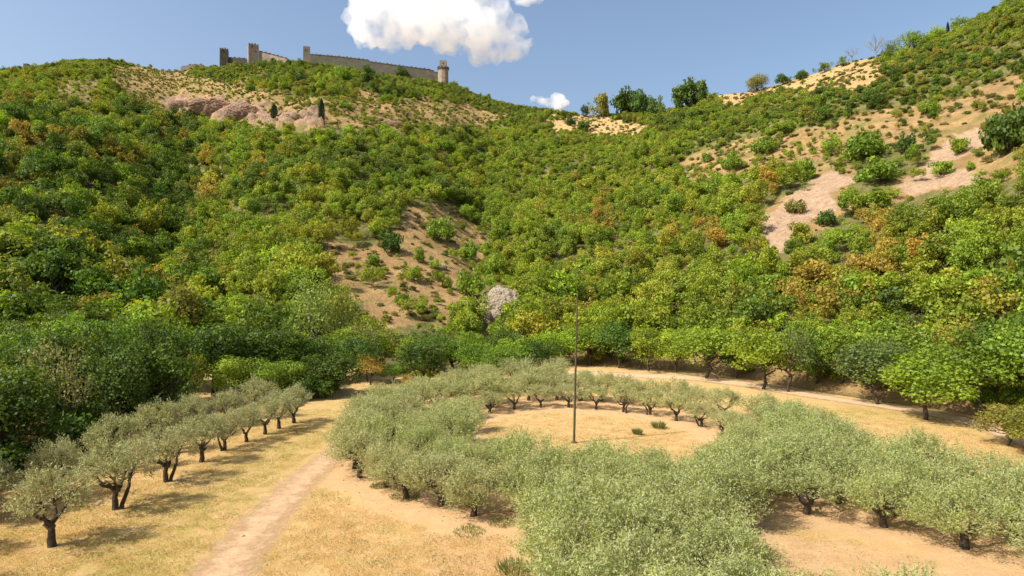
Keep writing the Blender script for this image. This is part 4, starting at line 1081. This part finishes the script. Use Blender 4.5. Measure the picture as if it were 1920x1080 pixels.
bmobj("window", lambda bm: prism(bm, rect(.6, .5, .3, -rb * .61), hb + ht * .55, hb + ht * .55 + 1.3), e, M_DARK)
def wall(pts, label, mat, th_=2.0, walk=True, name="castle_wall"):
    """pts: (px, py of the top, ridge offset); a thick battlemented wall running between them"""
    P_ = []
    for px_, pt, dr in pts:
        x_, y_ = ridge_pt(px_, dr); P_.append(Vector((x_, y_, zat(pt, y_))))
    e = empty(name, (P_[0].x, P_[0].y, P_[0].z - 20)); tag(e, label, "wall", "castle walls"); o0 = Vector(e.location)
    def body(bm, grow=0.0, zt=0.0, zb=None):
        L_, R_, Lb, Rb = [], [], [], []
        for i, p in enumerate(P_):
            d = (P_[min(i + 1, len(P_) - 1)] - P_[max(i - 1, 0)]); d.z = 0; d.normalize(); n_ = Vector((-d.y, d.x, 0)) * (th_ / 2 + grow)
            q = p - o0; bz = (q.z + zb) if zb is not None else q.z - 16
            L_.append(bm.verts.new(q + n_ + Vector((0, 0, zt)))); R_.append(bm.verts.new(q - n_ + Vector((0, 0, zt))))
            Lb.append(bm.verts.new((q.x + n_.x, q.y + n_.y, bz))); Rb.append(bm.verts.new((q.x - n_.x, q.y - n_.y, bz)))
        for i in range(len(P_) - 1):
            bm.faces.new((L_[i], L_[i + 1], R_[i + 1], R_[i])); bm.faces.new((R_[i], R_[i + 1], Rb[i + 1], Rb[i])); bm.faces.new((L_[i + 1], L_[i], Lb[i], Lb[i + 1])); bm.faces.new((Lb[i], Lb[i + 1], Rb[i + 1], Rb[i]))
        for i in (0, -1): bm.faces.new((L_[i], R_[i], Rb[i], Lb[i]))
    bmobj("wall_body", body, e, mat)
    if walk:
        bmobj("coping", lambda bm: body(bm, .25, .45, .004), e, M_STONE_D)
    def merl(bm):
        for i in range(len(P_) - 1):
            a, b_ = P_[i] - o0, P_[i + 1] - o0; n_ = int((b_ - a).length / 3.2)
            for k in range(n_):
                c_ = a + (b_ - a) * ((k + .5) / n_); h_ = .46 if walk else .004
                prism(bm, rect(1.5, .6, c_.x, c_.y - th_ * .2), c_.z + h_, c_.z + h_ + .4 + .15 * ((k * 5) % 3))
    bmobj("merlons", merl, e, M_STONE_D)
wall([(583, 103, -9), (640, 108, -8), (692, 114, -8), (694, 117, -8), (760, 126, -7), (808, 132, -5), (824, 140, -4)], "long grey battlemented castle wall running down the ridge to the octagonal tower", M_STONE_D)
wall([(487, 97, -4), (510, 103, -5), (540, 111, -6)], "short pale castle wall sloping down from the keep", M_STONE)
wall([(540, 114, -6), (567, 116, -8)], "low pale wall between the short wall and the slender tower", M_STONE, walk=False)
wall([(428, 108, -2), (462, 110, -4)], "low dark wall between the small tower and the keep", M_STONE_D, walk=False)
wall([(340, 126, -1), (362, 121, -2), (382, 122, -2)], "low ruined wall on the ridge left of the castle", M_STONE, walk=False)
xm, ym = ridge_pt(50, -4); e = empty("ruin", (xm, ym, zat(128, ym) - 5)); tag(e, "small dark ruined stump of masonry on the far left ridge", "ruin")
bmobj("ruin_body", lambda bm: (prism(bm, rect(4, 3), 0, 8.2, .8), prism(bm, rect(5, 3.4, 4.4, .4), 0, 5.6, .8)), e, M_STONE_D)

# ------------------------------------------------------------------ clouds
def cloud(name, lumps, Y, label, seed, dens=.02):
    """soft body of vapour inside a lumpy closed skin; lumps: (px, py, radius px)"""
    import bmesh
    bm = bmesh.new(); g_ = np.random.default_rng(seed)
    for (px_, py_, rp) in lumps:
        c_ = Vector(((px_ - 960) / F * Y, Y + g_.uniform(-.4, .4) * rp * Y / F, zat(py_, Y))); r_ = rp * Y / F
        bmesh.ops.create_icosphere(bm, subdivisions=3, radius=r_, matrix=Matrix.Translation(c_) @ Matrix.Diagonal((1, 1, .85, 1)))
    me = bpy.data.meshes.new(name); bm.to_mesh(me); bm.free()
    o = obj(name, me); tag(o, label, "cloud")
    rm = o.modifiers.new("join", 'REMESH'); rm.mode = 'VOXEL'; rm.voxel_size = Y * .0035
    for sc_, st in ((.05, .045), (.014, .018)):
        tx = bpy.data.textures.new(name, 'CLOUDS'); tx.noise_scale = Y * sc_; tx.noise_depth = 3
        dm_ = o.modifiers.new("billow", 'DISPLACE'); dm_.texture = tx; dm_.texture_coords = 'GLOBAL'; dm_.strength = Y * st; dm_.mid_level = .5
    m, N, L = newmat(name + "_vapour")
    tc = N.new("ShaderNodeTexCoord"); n_ = noise(N, L, 45 / Y, 8, .62, tc.outputs["Object"], .3)
    d_ = ramp(N, L, n_, .38, .70, 0, dens * 1.2)
    pv = N.new("ShaderNodeVolumePrincipled"); pv.inputs["Color"].default_value = (.965, .982, 1, 1); pv.inputs["Anisotropy"].default_value = .3
    L.new(d_, pv.inputs["Density"]); oo = N.new("ShaderNodeOutputMaterial"); L.new(pv.outputs[0], oo.inputs["Volume"])
    me.materials.append(m); return o
cloud("cloud", [(700, 10, 50), (690, 55, 34), (740, 45, 46), (760, -20, 60), (800, 40, 56), (850, 30, 60), (850, 75, 40), (900, 60, 50), (905, 95, 30), (950, 85, 34), (985, 90, 22), (960, 55, 26), (925, 25, 34), (880, -15, 46), (930, 105, 20), (665, 25, 20)], 2600,
      "large white cumulus cloud above the long castle wall", 3)
cloud("cloud", [(1000, 190, 13), (1020, 194, 14), (1045, 192, 14), (1062, 198, 9)], 3400, "small white cloud just above the saddle of the ridge", 4, .03)
cloud("cloud", [(985, -8, 16), (1005, -6, 14), (970, -14, 14)], 2600, "small scrap of white cloud cut by the top frame edge", 5, .03)

# ------------------------------------------------------------------ stones and litter on the bare soil
import bmesh
def stone(name, seed, r_):
    bm = bmesh.new(); bmesh.ops.create_icosphere(bm, subdivisions=2, radius=r_); g_ = np.random.default_rng(seed)
    for v in bm.verts: v.co *= 1 + g_.uniform(-.22, .22); v.co.z *= .6
    me = bpy.data.meshes.new(name); bm.to_mesh(me); bm.free(); a = me.attributes.new("v", 'FLOAT', 'FACE'); a.data.foreach_set("value", g_.random(len(me.polygons)).astype(np.float32)); return me
M_STN = rough_mat("pale_stone", (.36, .26, .16), (.50, .38, .26), 8.0)
sx_, sy_ = at(455, 1000); so = obj("stone", stone("stone", 3, .11), None, M_STN); so.location = (sx_, sy_, float(gz(sx_, sy_)) + .05); tag(so, "single pale stone lying in the dirt path at bottom left", "stone")
n = 6000; yy = 18 + 50 * g.random(n) ** 1.3; xx = g.uniform(-.85, .85, n) * yy
pxx = np.interp(yy, pth[:, 1], pth[:, 0]); keep = (np.abs(xx - pxx) < 1.5) | (ring_dirt(xx, yy) > g.random(n)) | (g.random(n) < .12)
xx, yy = xx[keep], yy[keep]; n = len(xx)
peb = mass("gravel", xx, yy, gz(xx, yy) + .02, .18 + .45 * g.random(n) ** 3, np.ones((n, 3)), [so], M_STN, (.6, 1.1)); tag(peb, "small pale stones scattered over path and bare soil", "gravel", kind="stuff")

# ------------------------------------------------------------------ look-alikes that share a label are told apart by their order across the view
from collections import defaultdict
same = defaultdict(list)
for o in scene.objects:
    if o.parent is None and "label" in o and "kind" not in o: same[o["label"]].append(o)
for lab, lst in same.items():
    if 1 < len(lst) <= len(ORD) and len(lab.split()) <= 13:
        lst.sort(key=lambda o: o.location.x / max(o.location.y, 1))
        for k, o in enumerate(lst): o["label"] = f"{lab}, {ORD[k]} from left"
